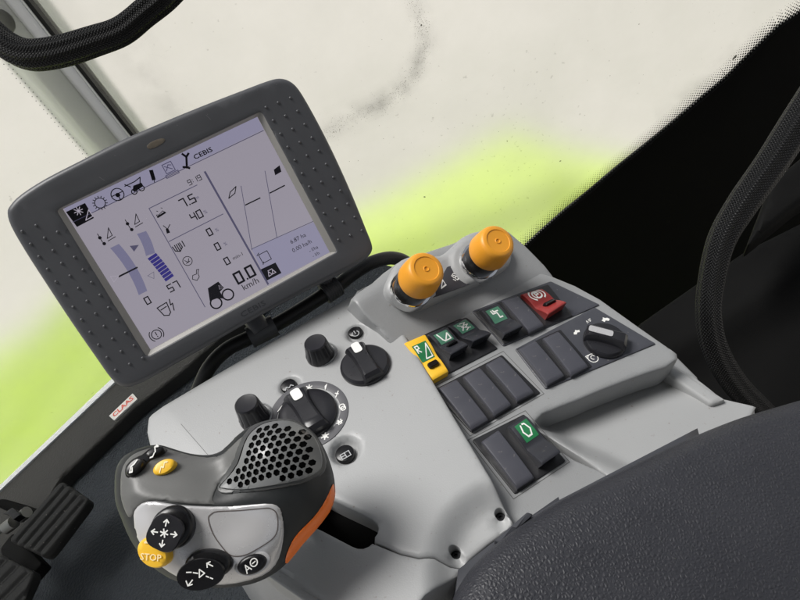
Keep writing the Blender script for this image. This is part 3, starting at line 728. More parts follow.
# tractor
ic(219, 293.5, .0100, [circ(-.62, -.62, .48, 18), circ(.62, -.45, .48, 18)], [[(-1.0, -.2), (-.6, .85), (.45, .95), (.62, .25), (.15, .1), (.15, -.6), (-.3, -.3)]], .14)
ic(221, 287, .0020, [], [rect(-.9, -1, .9, 1)[:4]], .1, M_SWHITE, rot=-.3)
# bars of the left gauge
def arc_bar(name, p0, p1, bow, w, m, seg=1, gap=0.):
    a, b = MO.uv(*p0, ZZ), MO.uv(*p1, ZZ); d = b-a; n = np.array((-d[1], d[0])); n /= np.linalg.norm(n); V = []; Fc = []
    f = lambda t, s: a+d*t+n*(bow*4*t*(1-t)+s*w/2)
    for k in range(seg):
        t0 = (k+gap/2)/seg; t1 = (k+1-gap/2)/seg; N = 1 if seg > 1 else 12; s0 = len(V)
        for j in range(N+1):
            t = t0+(t1-t0)*j/N
            for s in (-1, 1): p = f(t, s); V.append(MO.w(p[0], p[1], ZZ))
        for j in range(N): q0 = s0+2*j; Fc.append((q0, q0+1, q0+3, q0+2))
    mesh(name, V, Fc, m, scr, smooth=False)
arc_bar('gauge_bar', (114.5, 246), (143, 293), .0022, .0072, M_SBAR)
arc_bar('gauge_bar', (141.5, 232.5), (150.5, 254.5), .0008, .0072, M_SBAR)
arc_bar('gauge_bar', (151.5, 255.5), (170, 279), .0004, .0078, M_SBLUE, 8, .16)
ln('level_line', [[(119, 276.5), (137, 267.5)]], .0013, M_SINK)
ic(135.5, 247, .0032, [], [[(-1, -.8), (1, 0), (-1, 1)]], .1, M_SINK2, rot=.1)
ic(115.5, 277.5, .0030, [[(-1, -.9), (1, 0), (-1, .9), (-1, -.9)]], (), .12, M_SWHITE); ic(152, 276, .0030, [[(-1, .6), (1, .8), (.1, -.9), (-1, .6)]], (), .12, M_SINK2)
for px, py in ((106.5, 236), (134, 222)):
    ic(px, py, .0052, [[(-.1, -.4), (.8, -.3), (.9, 1), (-.1, -.4)], [(-.2, -.8), (1.1, -.7)], [(-1, .9), (-1, -.6)]], [circ(-1, .2, .28, 8), circ(-.9, -.9, .28, 8)], .13)
digits('readout', '57', U(173.5, 286.5, .0058), M_SINK, scr, .15); digits('readout', '0', U(147.5, 300.5, .0056), M_SINK, scr, .16)
ic(164.5, 309, .0060, [[(-.8, .6), (-.5, -.8), (.1, -1.1), (.5, -.8), (.7, .7), (-.8, .6)], [(-.5, .1), (.4, .2)], [(1.25, .9), (1, .1), (1.35, .2), (1.05, -.8)]], (), .16)
ic(156.5, 334.5, .0056, [circ(0, 0, .72, 18), circ(0, 0, 1.05, 10, None, 2.3, 4.0), circ(0, 0, 1.05, 10, None, -.85, .85), [(0, .4), (0, -.1)], [(0, -.3), (0, -.42)]], (), .15)
# right part
ic(233, 193.5, .0052, [[(-1, -.4), (.3, -.1), (1, .8), (-.3, .4), (-1, -.4)]], (), .16); ic(277.5, 171, .0040, [], [[(-.9, -.6), (.7, -.5), (1, .9), (-.6, .6)]], .16, M_SINK)
ic(265, 257, .0052, [rect(-.8, -.8, .8, .8), [(-1.1, .8), (-.6, 1.1)], [(-.9, -1), (-.6, -.6)]], (), .13)
sq('icon_field', [(260.5, 269.5), (275.5, 262.5), (281.5, 273), (267, 280.5)], M_SINK, ZZ)
ic(271, 271.8, .0040, [[(-.9, -.7), (-.5, .3), (0, -.6), (-.9, -.7)], [(.1, -.6), (.5, .3), (.9, -.6), (.1, -.6)], [(-.5, .5), (.5, .5)]], (), .18, M_SWHITE)
text('caption', '6.87 ha', U(298, 238.5, .0050), M_SINK, scr); text('caption', '0.00 ha/h', U(302, 246, .0050), M_SINK, scr)
text('caption', '- l/ha', U(313.5, 249, .0042), M_SINK, scr); text('caption', '- l/h', U(316, 254.5, .0042), M_SINK, scr)
# grip dots
V = []; Fc = []
def dot(px, py):
    q = MO.uv(px, py); s = len(V)
    for r_, h_ in ((.0013, -.0001), (.0010, .0006), (.0004, .0010)):
        for i in range(8): V.append(MO.w(q[0]+r_*math.cos(i*PI/4), q[1]+r_*math.sin(i*PI/4), h_))
    for k in range(2):
        for i in range(8): j = (i+1) % 8; Fc.append((s+k*8+i, s+k*8+j, s+k*8+8+j, s+k*8+8+i))
    Fc.append(tuple(range(s+16, s+24)))
def flush():
    global V, Fc
    mesh('grip_dots', V, Fc, M_MON, mon); V = []; Fc = []
for k in range(11):
    for c in range(3): dot(266+7.25*k+12.2*c-.05*k*c, 107.3+13.25*k-4.7*c)
flush()
for k in range(12):
    for c in range(3):
        if c == 2 and k > 10: continue
        x, y = 115.6-8.5*k+13*c+(1 if c else 0), 370-12.6*k-6*c
        if y > 222-.0*k: dot(x, y)
flush()
relief('light_sensor', MO, cr(MO.loop([(147, 146), (152, 141.5), (161, 138.5), (165, 139.5), (163, 143), (155, 147.5), (149, 149)]), 3), M_MARK, mon, top=.0002, r=.0001, base=-.001, step=.01)
text('embossed_mark', 'CEBIS', place(MO, 253, 309, .0001, .0062), M_BLACKM if False else mat('embossed', (.036, .037, .042), .4), mon, sx=1.5)
sc_l = []
for k in range(12):
    x = random.uniform(20, 330); y = 200-.455*x+random.uniform(2, 13) if x > 40 else random.uniform(205, 220)
    if 82 < y: q = MO.uv(x, y); a = random.uniform(0, PI); l = random.uniform(.0004, .0016); sc_l.append([q, q+l*np.array((math.cos(a), math.sin(a)))])
q = MO.uv(99, 177); sc_l.append([q, q+np.array((.0022, -.004))]); q = MO.uv(206, 115); sc_l.append([q, q+np.array((.0015, -.0045))])
for q_ in sc_l: strokes('scratch', [q_], lambda x, y, dz=0: MO.w(x, y, .0001+dz), mat('scratch', (.17, .17, .175), .5), mon, .00028)

# ================================================================== MOUNTING TUBE
mt = empty('mounting_tube', 'bent black steel tube carrying the monitor, running along the far edge of the grey console', 'bracket', P3(276, 325, .60))
tp = [(188, 420, .585), (198, 392, .58), (209, 368, .575), (226, 350, .575), (250, 337.5, .575), (276, 324.5, .58), (306, 306.5, .59), (335, 287.5, .60), (354, 273, .61), (372, 262.5, .62), (392, 258, .64), (408, 264, .66), (416, 282, .67)]
tube('tube', [P3(*p) for p in tp], .0066, M_TUBE, mt, n=28, sub=8)
a, b = P3(249.5, 338, .574), P3(275, 325, .579); tube('clamp', [a, a+(b-a)*.5, b], .0098, M_MON, mt, n=28, sub=4)
a, b = P3(324, 294.5, .596), P3(338.5, 285, .601); cl = tube('clamp', [a, a+(b-a)*.5, b], .0092, M_MON, mt, n=28, sub=4)
for k in range(7):
    p = a+(b-a)*(k+.5)/7; d = (b-a)/16; tube('clamp_rib', [p-d*.4, p, p+d*.4], .0100, M_MON, cl, n=24, sub=2)
a, b = P3(262, 331, .572), P3(240, 300, .575); tube('monitor_arm', [a, (a+b)/2, b], .009, M_MON, mt, n=20, sub=4)
a, b = P3(331, 289, .60), P3(312, 262, .60); tube('monitor_arm', [a, (a+b)/2, b], .009, M_MON, mt, n=20, sub=4)

# ================================================================== JOYSTICK
J = Fr(230, 500, .385, (-.05, .24, .97))
joy = empty('multifunction_lever', 'chunky dark grey joystick with honeycomb grille, silver face and orange edge', 'joystick', J.w(*J.uv(300, 530), -.05))
js = [(118, 487), (119, 471), (124, 459), (133, 451), (147, 446), (160, 445), (174, 449), (190, 453.5), (208, 455), (221, 451), (231, 442), (244, 430), (261, 422), (279, 418.5), (296, 421), (311, 430), (322, 444), (330, 462), (334.5, 480), (334.5, 497), (329, 512), (315, 530), (300, 547), (286, 564), (272, 575), (255, 583), (235, 587), (212, 588), (190, 585), (170, 577), (150, 562), (134, 540), (124, 517), (119, 502)]
JL = cr(J.loop(js), 3); JA = np.array(JL)
g0 = JA.min(0)-.01; g1 = JA.max(0)+.01; NX, NY = 150, 130
GX = np.linspace(g0[0], g1[0], NX); GY = np.linspace(g0[1], g1[1], NY)
def g2(P, px, py, s, s2=None): c = J.uv(px, py, .02); d = P-c; return np.exp(-(d[:, 0]/s)**2-(d[:, 1]/(s2 or s))**2)
def Hraw(P):
    ins = inside(P, JA); d = np.where(ins, pdist(P, JA), 0.); R = .030
    h = .024*np.sqrt(np.clip(1-(1-np.clip(d/R, 0, 1))**2, 0, 1))
    w = smst(0, .012, d)
    h = h+w*(.008*g2(P, 285, 455, .026)-.006*g2(P, 222, 470, .014, .016)+.003*g2(P, 165, 530, .02)-.002*g2(P, 240, 530, .03, .012))
    rl = pdist(P, [J.uv(a, b, .02) for a, b in ((138, 494), (165, 499), (212, 503), (262, 500), (282, 503))], closed=False)
    h = h+w*.0016*np.exp(-(rl/.0045)**2)
    return h
gg = np.array([(x, y) for y in GY for x in GX]); HG = Hraw(gg).reshape(NY, NX)
def JH(x, y):
    x = np.asarray(x, float); y = np.asarray(y, float)
    fx = np.clip((x-g0[0])/(g1[0]-g0[0])*(NX-1), 0, NX-1.001); fy = np.clip((y-g0[1])/(g1[1]-g0[1])*(NY-1), 0, NY-1.001)
    i = fx.astype(int); j = fy.astype(int); a = fx-i; b = fy-j
    return HG[j, i]*(1-a)*(1-b)+HG[j, i+1]*a*(1-b)+HG[j+1, i]*(1-a)*b+HG[j+1, i+1]*a*b
def JHs(x, y): return float(JH(x, y))
class _: pass
# body: surface exactly the height field
def jbody():
    return relief('body', J, JL, M_JOYD, joy, H=lambda x, y: np.where(pdist(np.stack([x, y], 1), JA) < 1e-6, 0, JH(x, y)), r=0, mirror=.85, step=.003, estep=.003,
                  extra=[q for f in (.0006, .002, .0045, .008, .0125) for q in ringin(JA, f)], sharp=60)
def ringin(A, f):
    T = np.roll(A, -1, 0)-np.roll(A, 1, 0); T /= np.linalg.norm(T, axis=1)[:, None]; s = 1 if area(A) > 0 else -1
    Q = A+np.stack([-T[:, 1], T[:, 0]], 1)*s*f; ok = inside(Q, A) & (pdist(Q, A) > f*.95); return list(Q[ok])
jb = jbody()
def jpatch(name, pts, m, off, parent=joy, r=.0008, smooth=2, thick=.004, step=.0026, holes=(), hole_r=.0003, estep=.0026):
    L = J.__class__.ploop(J, pts, JHs) if pts is not None else None
    if smooth: L = cr(L, smooth)
    return relief(name, J, L, m, parent, top=off, H=JH, r=r, thick=thick, step=step, estep=estep, holes=holes, hole_r=hole_r, sharp=50)
# grey left shell (over the hand rest)
jpatch('left_shell', [(120.5, 487), (121.5, 472), (126, 461.5), (134, 454), (148, 448.5), (160, 447.5), (174, 451), (190, 455.5), (208, 457.5), (222, 454), (233, 445), (243, 436), (246, 440), (240, 452), (232, 466), (221, 482), (215, 492), (213, 500), (215, 504.5), (190, 504), (170, 502), (155, 500), (145, 502), (137, 508), (131, 518), (126, 513), (121.5, 500)], M_JOY, .0009, r=.0012)
# silver face
jpatch('silver_face', [(134, 520), (134.5, 511), (142, 503), (155, 501), (176, 504.5), (212, 506.5), (240, 505.5), (265, 503.5), (277, 505.5), (282, 513), (284, 531), (281.5, 550), (275.5, 565), (262, 576), (236, 583.5), (212, 585), (190, 582), (169, 572), (150, 556.5), (137, 537)], M_SILVER, .0013, r=.0016)
M_GROOVE = mat('panel_groove', (.10, .085, .08), .6)
gr = [(208.5, 519), (211.5, 514), (218, 511.5), (240, 510.5), (262, 508.5), (270, 508.5), (276, 512.5), (278, 522), (277, 532), (272, 539.5), (260, 547.5), (248, 554), (238, 556.3), (229.5, 554.5), (221, 545.5), (213, 533.5)]
GL = [J.proj(a, b, lambda x, y: JHs(x, y)+.0013)[0] for a, b in gr]
strokes('panel_groove', [cr(GL+[], 4)+[GL[0]]], lambda x, y, dz=0: J.w(x, y, JHs(x, y)+.00150+dz), M_GROOVE, joy, .00055, sub=3)
# orange edge
jpatch('orange_trim', [(333, 484), (334.3, 490), (333.8, 499), (328.5, 513), (314.5, 531), (301, 546), (287, 563.5), (285.5, 559), (289, 548), (295, 537), (303, 528), (313, 518), (322, 506), (329, 493)], M_TRIM, .0009, r=.0008)
# grille: frame, dark backing, honeycomb
gp = [(222.5, 488), (221.5, 484), (238, 463), (247.5, 437), (256, 428), (264, 423.5), (278, 420.5), (292, 421.5), (304, 427.5), (314, 437), (320.5, 452), (321.5, 464), (317, 472), (299, 480), (265, 486.5), (240, 489.5)]
fr2 = [(218, 491), (220, 481), (233, 460), (243, 436), (253, 425.5), (263, 421.5), (279, 418.8), (294, 420.5), (307, 428), (318, 440), (324.5, 455), (326, 467), (320, 476), (300, 484), (265, 490.5), (240, 493), (226, 494)]
jpatch('grille_surround', fr2, mat('grille_surround_plastic', (.055, .057, .057), .4), .0011, r=.001)
jpatch('grille_backing', gp, M_BLACKM, .0013, r=0)
GP = cr([J.proj(a, b, lambda x, y: JHs(x, y)+.003)[0] for a, b in gp], 3); GA = np.array(GP)
pu = J.uv(275, 460, .03)-J.uv(265, 460, .03); pitch = np.linalg.norm(pu)*.80
hx = []; rowh = pitch*.84; org = J.uv(222.5, 488, .02); th = dirang(J, (240, 489), (317, 473), .02)+.10
for j in range(-2, 26):
    for i in range(-12, 30):
        u = (i+(.5 if j % 2 else 0))*pitch; v = j*rowh+.002; c = org+np.array((u*math.cos(th)-v*math.sin(th)+.001, u*math.sin(th)+v*math.cos(th)))
        rr = pitch*.43
        hp = [c+np.array((rr*1.02*math.cos(th+a), rr*1.0*math.sin(th+a))) for a in np.arange(6)*PI/3+.1]
        if inside(np.array(hp), GA).all() and pdist(np.array(hp), GA).min() > .0004: hx.append(hp)
relief('honeycomb_grille', J, GP, M_GRILLE, joy, top=.0026, H=JH, r=.0004, thick=.0014, step=.05, estep=.004, holes=hx, hole_r=0, sharp=25)

# buttons on the lever
def tilt(px, py, off=0.):
    """a small frame standing square on the lever's surface where the pixel looks"""
    q, h = J.proj(px, py, lambda x, y: JHs(x, y)+off); e = .002
    gx = (JHs(q[0]+e, q[1])-JHs(q[0]-e, q[1]))/(2*e); gy = (JHs(q[0], q[1]+e)-JHs(q[0], q[1]-e))/(2*e)
    gx = max(-.5, min(.5, gx*.28)); gy = max(-.5, min(.5, gy*.28))
    n = nrm(J.N-gx*J.X-gy*J.Y); return Fr(0, 0, 0, n, org=J.O+q[0]*J.X+q[1]*J.Y+h*J.N)
def dome(name, F, a, b, rot, h, m, parent=joy, ring=None, n=36, prof=((1, -.003), (1, .3), (.96, .7), (.86, .93), (.6, 1.), (.01, 1.02)), lob=0., off=(0, 0)):
    V = []; Fc = []
    for r_, z_ in prof:
        for i in range(n):
            t = 2*PI*i/n; rr = r_*(1+lob*math.cos(4*t)); x = a*rr*math.cos(t); y = b*rr*math.sin(t)
            V.append(F.w(off[0]+x*math.cos(rot)-y*math.sin(rot), off[1]+x*math.sin(rot)+y*math.cos(rot), z_*h if z_ >= 0 else z_))
    for k in range(len(prof)-1):
        for i in range(n): j = (i+1) % n; Fc.append((k*n+i, k*n+j, (k+1)*n+j, (k+1)*n+i))
    Fc.append(tuple(range((len(prof)-1)*n, len(prof)*n))); Fc.append(tuple(range(n-1, -1, -1)))
    return mesh(name, V, Fc, m, parent, sharp=45)
px2m = .385/FOC
# hat switch with arrows
F1 = tilt(174, 527, .001); dome('hat_base', F1, 20*px2m, 19.5*px2m, 0, .006, M_BLACK)
F2 = tilt(171, 531, .001); o = dome('hat_switch', F2.shift(.006), 17*px2m, 16.5*px2m, -.1, .0036, M_KNOB, prof=((.8, -.004), (.9, .2), (1, .6), (.95, .95), (.7, .98), (.01, .9)), lob=.06)
def arrow(a, r0=.55, r1=1.05):
    c, s = math.cos(a), math.sin(a); R = lambda x, y: (x*c-y*s, x*s+y*c)
    return [[R(r0, 0), R(r1, 0)], [R(r1-.22, .2), R(r1, 0), R(r1-.22, -.2)]]
AR = sum([arrow(a) for a in np.radians((-34, 56, 146, 236))], [])
strokes('arrows', AR+[[(.32*math.cos(t), .32*math.sin(t)), (-.32*math.cos(t), -.32*math.sin(t))] for t in (.2, 1.3, 2.3)], lambda x, y, dz=0: F2.w(x*.0066, y*.0066, .0099+dz), M_WHITE, o, .11)
# tilting switch
F3 = tilt(210, 563, .001); dome('tilt_base', F3, 22*px2m, 13.5*px2m, -.42, .006, M_BLACK)
F4 = tilt(206, 569.5, .001); o = dome('tilt_switch', F4.shift(.006), 22.5*px2m, 14*px2m, -.25, .0036, M_BLACK, prof=((.85, -.006), (.96, .2), (1, .6), (.95, .95), (.7, .96), (.01, .9)))
strokes('arrows', [[(-1.2, -.35), (-.7, -.1)], [(-1.0, -.05), (-.7, -.1), (-.72, -.4)][:0] or [(-1.2, .05), (-1.22, -.35), (-.85, -.4)], [(.95, .55), (1.25, .2)], [(.8, .3), (.9, .6), (1.2, .6)], [(-.9, .65), (-.55, .5)], [(-.4, .4), (-.1, .2)],
         [(-.1, -.15), (.15, .42), (.42, -.02), (-.1, -.15)], [(.45, -.3), (.6, -.45)], [(.7, -.55), (.85, -.7)]], lambda x, y, dz=0: F4.w(x*.0066, y*.0066, .0098+dz), M_WHITE, o, .10)
# yellow buttons
F5 = tilt(157.5, 550.5, .001); o = dome('stop_button', F5.shift(.001), 16.5*px2m, 12.5*px2m, -.98, .0058, M_YEL)
text('stop_text', 'STOP', lambda x, y, z=0: F5.w((x*math.cos(-.5)-(y-.35)*math.sin(-.5))*.0050, (x*math.sin(-.5)+(y-.35)*math.cos(-.5))*.0050, .0074), mat('yellow_print', (.95, .80, .45), .5), o, bold=.01)
strokes('symbol', [[(-.9, -.5), (.2, .5), (.7, -.5), (-.9, -.5)]], lambda x, y, dz=0: F5.w(.0005+(x*math.cos(-.5)-(y+1.)*math.sin(-.5))*.0026, .0048+(x*math.sin(-.5)+(y+1.)*math.cos(-.5))*.0026-.0, .0074+dz), MATS['yellow_print'], o, .25)
F6 = tilt(165.3, 467.8, .001); o = dome('yellow_button', F6.shift(.0004), 11*px2m, 7.0*px2m, 0., .0032, M_YEL)
strokes('symbol', [[(-.8, -.3), (-.3, .3), (0, -.2), (.4, .4), (.8, 0)]], lambda x, y, dz=0: F6.w(x*.0036, y*.003+x*.0016, .0039+dz), MATS['yellow_print'], o, .2)
jpatch('rocker_surround', [(126, 474), (127, 465.5), (134, 458.5), (143, 454.5), (149, 449.5), (157, 446.8), (166, 448), (167, 452), (160, 457), (151, 460.5), (147, 465), (139, 473), (129, 478)], M_BLACK, .0022, r=.0014, step=.003)
F7 = tilt(137, 468, .001); o = dome('thumb_button', F7.shift(.0006), 10*px2m, 6.2*px2m, .35, .0038, M_BLACK)
strokes('symbol', [[(-.8, -.2), (-.3, .3), (.3, .2), (.9, .3)], [(-.8, -.2), (-.4, -.5), (-.2, 0)]], lambda x, y, dz=0: F7.w(x*.0036, y*.0036+x*.0016, .0050+dz), M_WHITE, o, .22)
F8 = tilt(156, 453.5, .001); o = dome('thumb_button', F8.shift(.0006), 9*px2m, 4.5*px2m, .0, .0030, M_BLACK)
strokes('symbol', [[(-.9, -.4), (-.5, -.6), (-.1, -.3)], [(.1, -.3), (.3, .5), (.8, .1), (.6, .5)]], lambda x, y, dz=0: F8.w(x*.0036, y*.0036+x*.0016, .0042+dz), M_WHITE, o, .22)
F9 = tilt(252.5, 563.5, .0013); dome('button_ring', F9, 17*px2m, 11*px2m, -.1, .0012, M_SILVER); o = dome('round_button', F9.shift(.0004), 14*px2m, 8.6*px2m, -.1, .0030, M_BLACK)
strokes('symbol', [[(-1.1, -.5), (-.7, .6), (-.25, -.45)], [(-.95, -.1), (-.4, -.1)], circ(.55, .1, .55, 16), [(.3, .1), (.8, .1)]], lambda x, y, dz=0: F9.w(x*.0036-y*.0006, y*.0036+x*.0010, .0036+dz), M_WHITE, o, .17)
# stem into the slot
tube('stem', [J.w(*J.uv(275, 525), -.010), J.w(*J.uv(285, 520), -.020), c2w(cp(D, 308, 512, -.004)), c2w(cp(D, 312, 514, -.021))], [.011, .009, .006, .006], M_BLACKM, joy, n=24, sub=5)

# ================================================================== ARMREST
A = Fr(650, 540, .40, (.02, .62, .78))
arm = empty('armrest', 'big padded armrest in charcoal grained leather, filling the lower right corner beside the console', 'armrest', A.w(*A.uv(700, 580), -.05))
ao = [(442, 640), (452, 600), (466, 572), (485, 549), (508, 530), (535, 511.5), (560, 496), (590, 481), (620, 466.5), (650, 452), (680, 438), (712, 424), (745, 411.5), (780, 401), (820, 390), (900, 372), (1000, 380), (1020, 500), (980, 760), (700, 860), (480, 800)]
def arH(x, y): 
    P = np.stack([np.ravel(x), np.ravel(y)], 1); d = pdist(P, ARL); return (-.0*d+.003*smst(0, .09, d)-.0014*np.exp(-((d-.019)/.0045)**2)).reshape(np.shape(x))
ARL = np.array(cr([A.uv(a, b, -.006) for a, b in ao], 3))
relief('pad', A, list(ARL), M_LEATHER, arm, H=arH, r=.020, base=-.05, step=.009, estep=.005, sharp=60)
M_CLIP = mat('clip_plastic', (.05, .052, .06), .35)
Ac = A.shift(-.020)
relief('clip', Ac, rnd(Ac.loop([(494, 541), (527, 512.5), (533, 514.5), (500, 544)]), .001), M_CLIP, arm, top=.001, r=.0008, base=-.01, step=.01)
relief('under_trim', Ac, Ac.loop([(459, 567), (491, 542), (560, 494), (561, 497), (700, 425), (720, 500), (600, 600), (450, 640)]), M_CLIP, arm, top=-.004, r=.001, base=-.035, step=.02)

# ================================================================== CAB: floor, sill, pillar, windows, trims
FLZ = C0[2]-.8
def fl(px, py, z=FLZ):
    d = RW@ray(px, py); t = (z-C0[2])/d[2]; return C0+d*t
class WF:            # a frame given in world axes
    def __init__(s, O, X, Y): 
        s.Ow = np.array(O, float); s.Xw = nrm(X); s.Yw = nrm(np.array(Y)-(np.array(Y)@s.Xw)*s.Xw); s.Nw = np.cross(s.Xw, s.Yw)
    def uv(s, px, py, h=0.):
        d = RW@ray(px, py); t = ((s.Ow+s.Nw*h-C0)@s.Nw)/(d@s.Nw); p = C0+d*t-s.Ow; return np.array((p@s.Xw, p@s.Yw))
    def w(s, x, y, z=0.): return s.Ow+s.Xw*x+s.Yw*y+s.Nw*z
    def loop(s, pts, h=0.): return [s.uv(a, b, h) for a, b in pts]
s0, s1 = fl(0, 487, FLZ+.03), fl(110, 382, FLZ+.03)
SD = nrm(s1-s0)                                    # direction of the sill
G = WF((0, 0, FLZ), (1, 0, 0), (0, 1, 0))
flo = [(90, 395), (132, 402), (52, 478), (43, 498), (35, 530), (-60, 640), (200, 900), (700, 900), (760, 500), (300, 250), (180, 330)]
fo = relief('floor', G, G.loop([(176, 356), (132, 402), (92, 440), (52, 479), (43, 500), (28, 530), (-120, 640), (100, 900), (500, 1000), (900, 800), (620, 330), (300, 240)]), M_MAT, None, top=0, r=.004, base=-.03, step=.05, estep=.03)
tag(fo, 'dark blue-grey grained rubber floor mat below the console', kind='structure')
si = WF((s0[0], s0[1], FLZ+.03), SD, np.cross((0, 0, 1.), SD))
so = relief('window_sill', si, si.loop([(-90, 576), (0, 491), (113, 383), (240, 262), (262, 300), (180, 372), (134, 407), (60, 478), (46, 505), (30, 540), (-90, 660)]), M_SILL, None, top=0, r=.006, base=-.028, step=.03, estep=.02)
tag(so, 'dusty dark plastic sill strip under the side window, next to the floor mat', 'window sill')
st = relief('edge_strip', si, si.loop([(-90, 573), (0, 487.5), (110, 382.5), (240, 258), (243, 262), (113, 386), (0, 492.5), (-90, 580)]), M_STRIP, so, top=.004, r=.0006, base=-.02, step=.5, estep=.3)
# small tag
tg = relief('label_tag', si, rnd(si.loop([(110.5, 417), (134, 394.5), (138.5, 400), (115.5, 421.5)], .0), .001), M_ORB, None, top=.0042, r=.0004, base=.0002, step=.01)
tag(tg, 'small white tag with red lettering on the dark floor edge below the monitor', 'tag')
q0 = si.uv(124.6, 408); dd = si.uv(134, 397.5)-si.uv(113, 417.5); an = math.atan2(dd[1], dd[0])
text('lettering', 'CLAAS', lambda x, y, z=0: si.w(q0[0]+(x*math.cos(an)-y*math.sin(an))*.0145, q0[1]+(x*math.sin(an)+y*math.cos(an))*.0145, .0044), M_REDP, tg, bold=.03, sx=1.0)

# pillar
pb = fl(214, 282)
def wall_frame(pbase, dirv): return WF(pbase, dirv, (0, 0, 1))
t = math.radians(-15); W1 = wall_frame(pb, (math.cos(t), math.sin(t), 0)); W2 = wall_frame(pb, SD)
tn = W1
pu = {k: tn.uv(*p) for k, p in dict(l=(40, 112), m=(62, 92), r=(83, 72)).items()}
pil = empty('cab_pillar', 'pale grey painted cab pillar between the two windows at the upper left', 'pillar', pb)
sec = []
xl, xr = tn.uv(42, 112)[0], tn.uv(81, 69)[0]
wd_ = xr-xl
xl -= .006; wd_ = xr-xl
prof = [(xl, -.14), (xl, -.034), (xl+.07*wd_, -.020), (xl+.18*wd_, -.006), (xl+.30*wd_, .006), (xl+.40*wd_, .013), (xl+.50*wd_, .0165), (xr-.008, .018), (xr-.002, .015), (xr, .008), (xr, -.10)]
prof = cr([prof[0]]+prof[1:-1]+[prof[-1]], 4, closed=False)
V = []; Fc = []
for z in np.linspace(-.1, 2.0, 12): V += [tn.w(p[0], z, p[1]) for p in prof]
n = len(prof)
for k in range(11):
    for i in range(n): j = (i+1) % n; Fc.append((k*n+i, k*n+j, (k+1)*n+j, (k+1)*n+i))
mesh('post', V, Fc, M_PILLAR, pil, sharp=50)
V = []; Fc = []; sl = [(xr+.0005, -.02), (xr+.0005, .012), (xr+.0055, .011), (xr+.006, -.02)]
for z in (-.1, 2.0): V += [tn.w(p[0], z, p[1]) for p in sl]
mesh('rubber_seal', V, [(0, 1, 5, 4), (1, 2, 6, 5), (2, 3, 7, 6), (3, 0, 4, 7), (0, 1, 2, 3), (4, 5, 6, 7)], M_LEAD, pil, smooth=False)
q = tn.uv(2, 17); b_ = lathe('bolt', Fr(0, 0, 0, (RW.T@tn.Nw), row=RW.T@tn.Xw, org=RW.T@(tn.w(q[0], q[1], .014)-C0)), (0, 0), [(.018, -.004), (.018, .004), (.014, .007), (.001, .007)], M_LEAD, pil, 20)

# glass
def glass_mat(name, sx):
    m = bpy.data.materials.new(name); m.use_nodes = True; N = m.node_tree.nodes; L = m.node_tree.links; out = N['Material Output']; N.remove(N['Principled BSDF'])
    tc = N.new('ShaderNodeTexCoord')
    g = N.new('ShaderNodeBsdfRefraction'); g.inputs['IOR'].default_value = 1.25; g.inputs['Roughness'].default_value = .43; g.inputs['Color'].default_value = (.97, .98, .96, 1)
    df = N.new('ShaderNodeBsdfTranslucent'); df.inputs['Color'].default_value = (.85, .84, .80, 1)
    d2 = N.new('ShaderNodeBsdfDiffuse'); d2.inputs['Color'].default_value = (.48, .47, .45, 1)
    m1 = N.new('ShaderNodeMixShader'); m1.inputs[0].default_value = .45; L.new(df.outputs[0], m1.inputs[1]); L.new(d2.outputs[0], m1.inputs[2])
    # dust film, denser in soft patches
    no = N.new('ShaderNodeTexNoise'); no.inputs['Scale'].default_value = 3.0; no.inputs['Detail'].default_value = 8; no.inputs['Roughness'].default_value = .65; L.new(tc.outputs['Object'], no.inputs['Vector'])
    mr = N.new('ShaderNodeMapRange'); mr.inputs['From Min'].default_value = .35; mr.inputs['From Max'].default_value = .7; mr.inputs['To Min'].default_value = .08; mr.inputs['To Max'].default_value = .38; L.new(no.outputs['Fac'], mr.inputs['Value'])
    mx = N.new('ShaderNodeMixShader'); L.new(mr.outputs[0], mx.inputs[0]); L.new(g.outputs[0], mx.inputs[1]); L.new(m1.outputs[0], mx.inputs[2])
    # dirt specks, gathered where the large noise is high
    vo = N.new('ShaderNodeTexNoise'); vo.inputs['Scale'].default_value = 120; vo.inputs['Detail'].default_value = 2; L.new(tc.outputs['Object'], vo.inputs['Vector'])
    n2 = N.new('ShaderNodeTexNoise'); n2.inputs['Scale'].default_value = 4.5; n2.inputs['Detail'].default_value = 3; L.new(tc.outputs['Object'], n2.inputs['Vector'])
    ad = N.new('ShaderNodeMath'); ad.operation = 'MULTIPLY_ADD'; ad.inputs[1].default_value = .30; L.new(n2.outputs['Fac'], ad.inputs[0]); L.new(vo.outputs['Fac'], ad.inputs[2])
    r2 = N.new('ShaderNodeMapRange'); r2.inputs['From Min'].default_value = .875; r2.inputs['From Max'].default_value = .93; r2.inputs['To Max'].default_value = .2; L.new(ad.outputs[0], r2.inputs['Value'])
    dk = N.new('ShaderNodeBsdfDiffuse'); dk.inputs['Color'].default_value = (.10, .09, .07, 1)
    m3 = N.new('ShaderNodeMixShader'); L.new(r2.outputs[0], m3.inputs[0]); L.new(mx.outputs[0], m3.inputs[1]); L.new(dk.outputs[0], m3.inputs[2])
    L.new(m3.outputs[0], out.inputs['Surface']); return m
M_GLASS = glass_mat('dusty_window_glass', 1)
frit = [(860, -40), (830, -8), (800, 14), (780, 27), (755, 51), (728, 78), (700, 101), (672, 125), (645, 147), (616, 170), (590, 192), (565, 212), (540, 234), (520, 253), (490, 285), (450, 330)]
FL = cr([W1.uv(*p) for p in frit], 3, closed=False)
gl = [np.array((xr+.004, -.6)), np.array((FL[-1][0], -.6))]+FL[::-1]+[np.array((FL[0][0], 1.45)), np.array((xr+.004, 1.45))]
g1o = relief('side_window', W1, [p*1. for p in gl], M_GLASS, None, top=-.004, r=0, base=-.009, step=.3, estep=.2)
tag(g1o, 'large dusty pane with a dotted black edge, behind the monitor and the orange knobs', 'window')
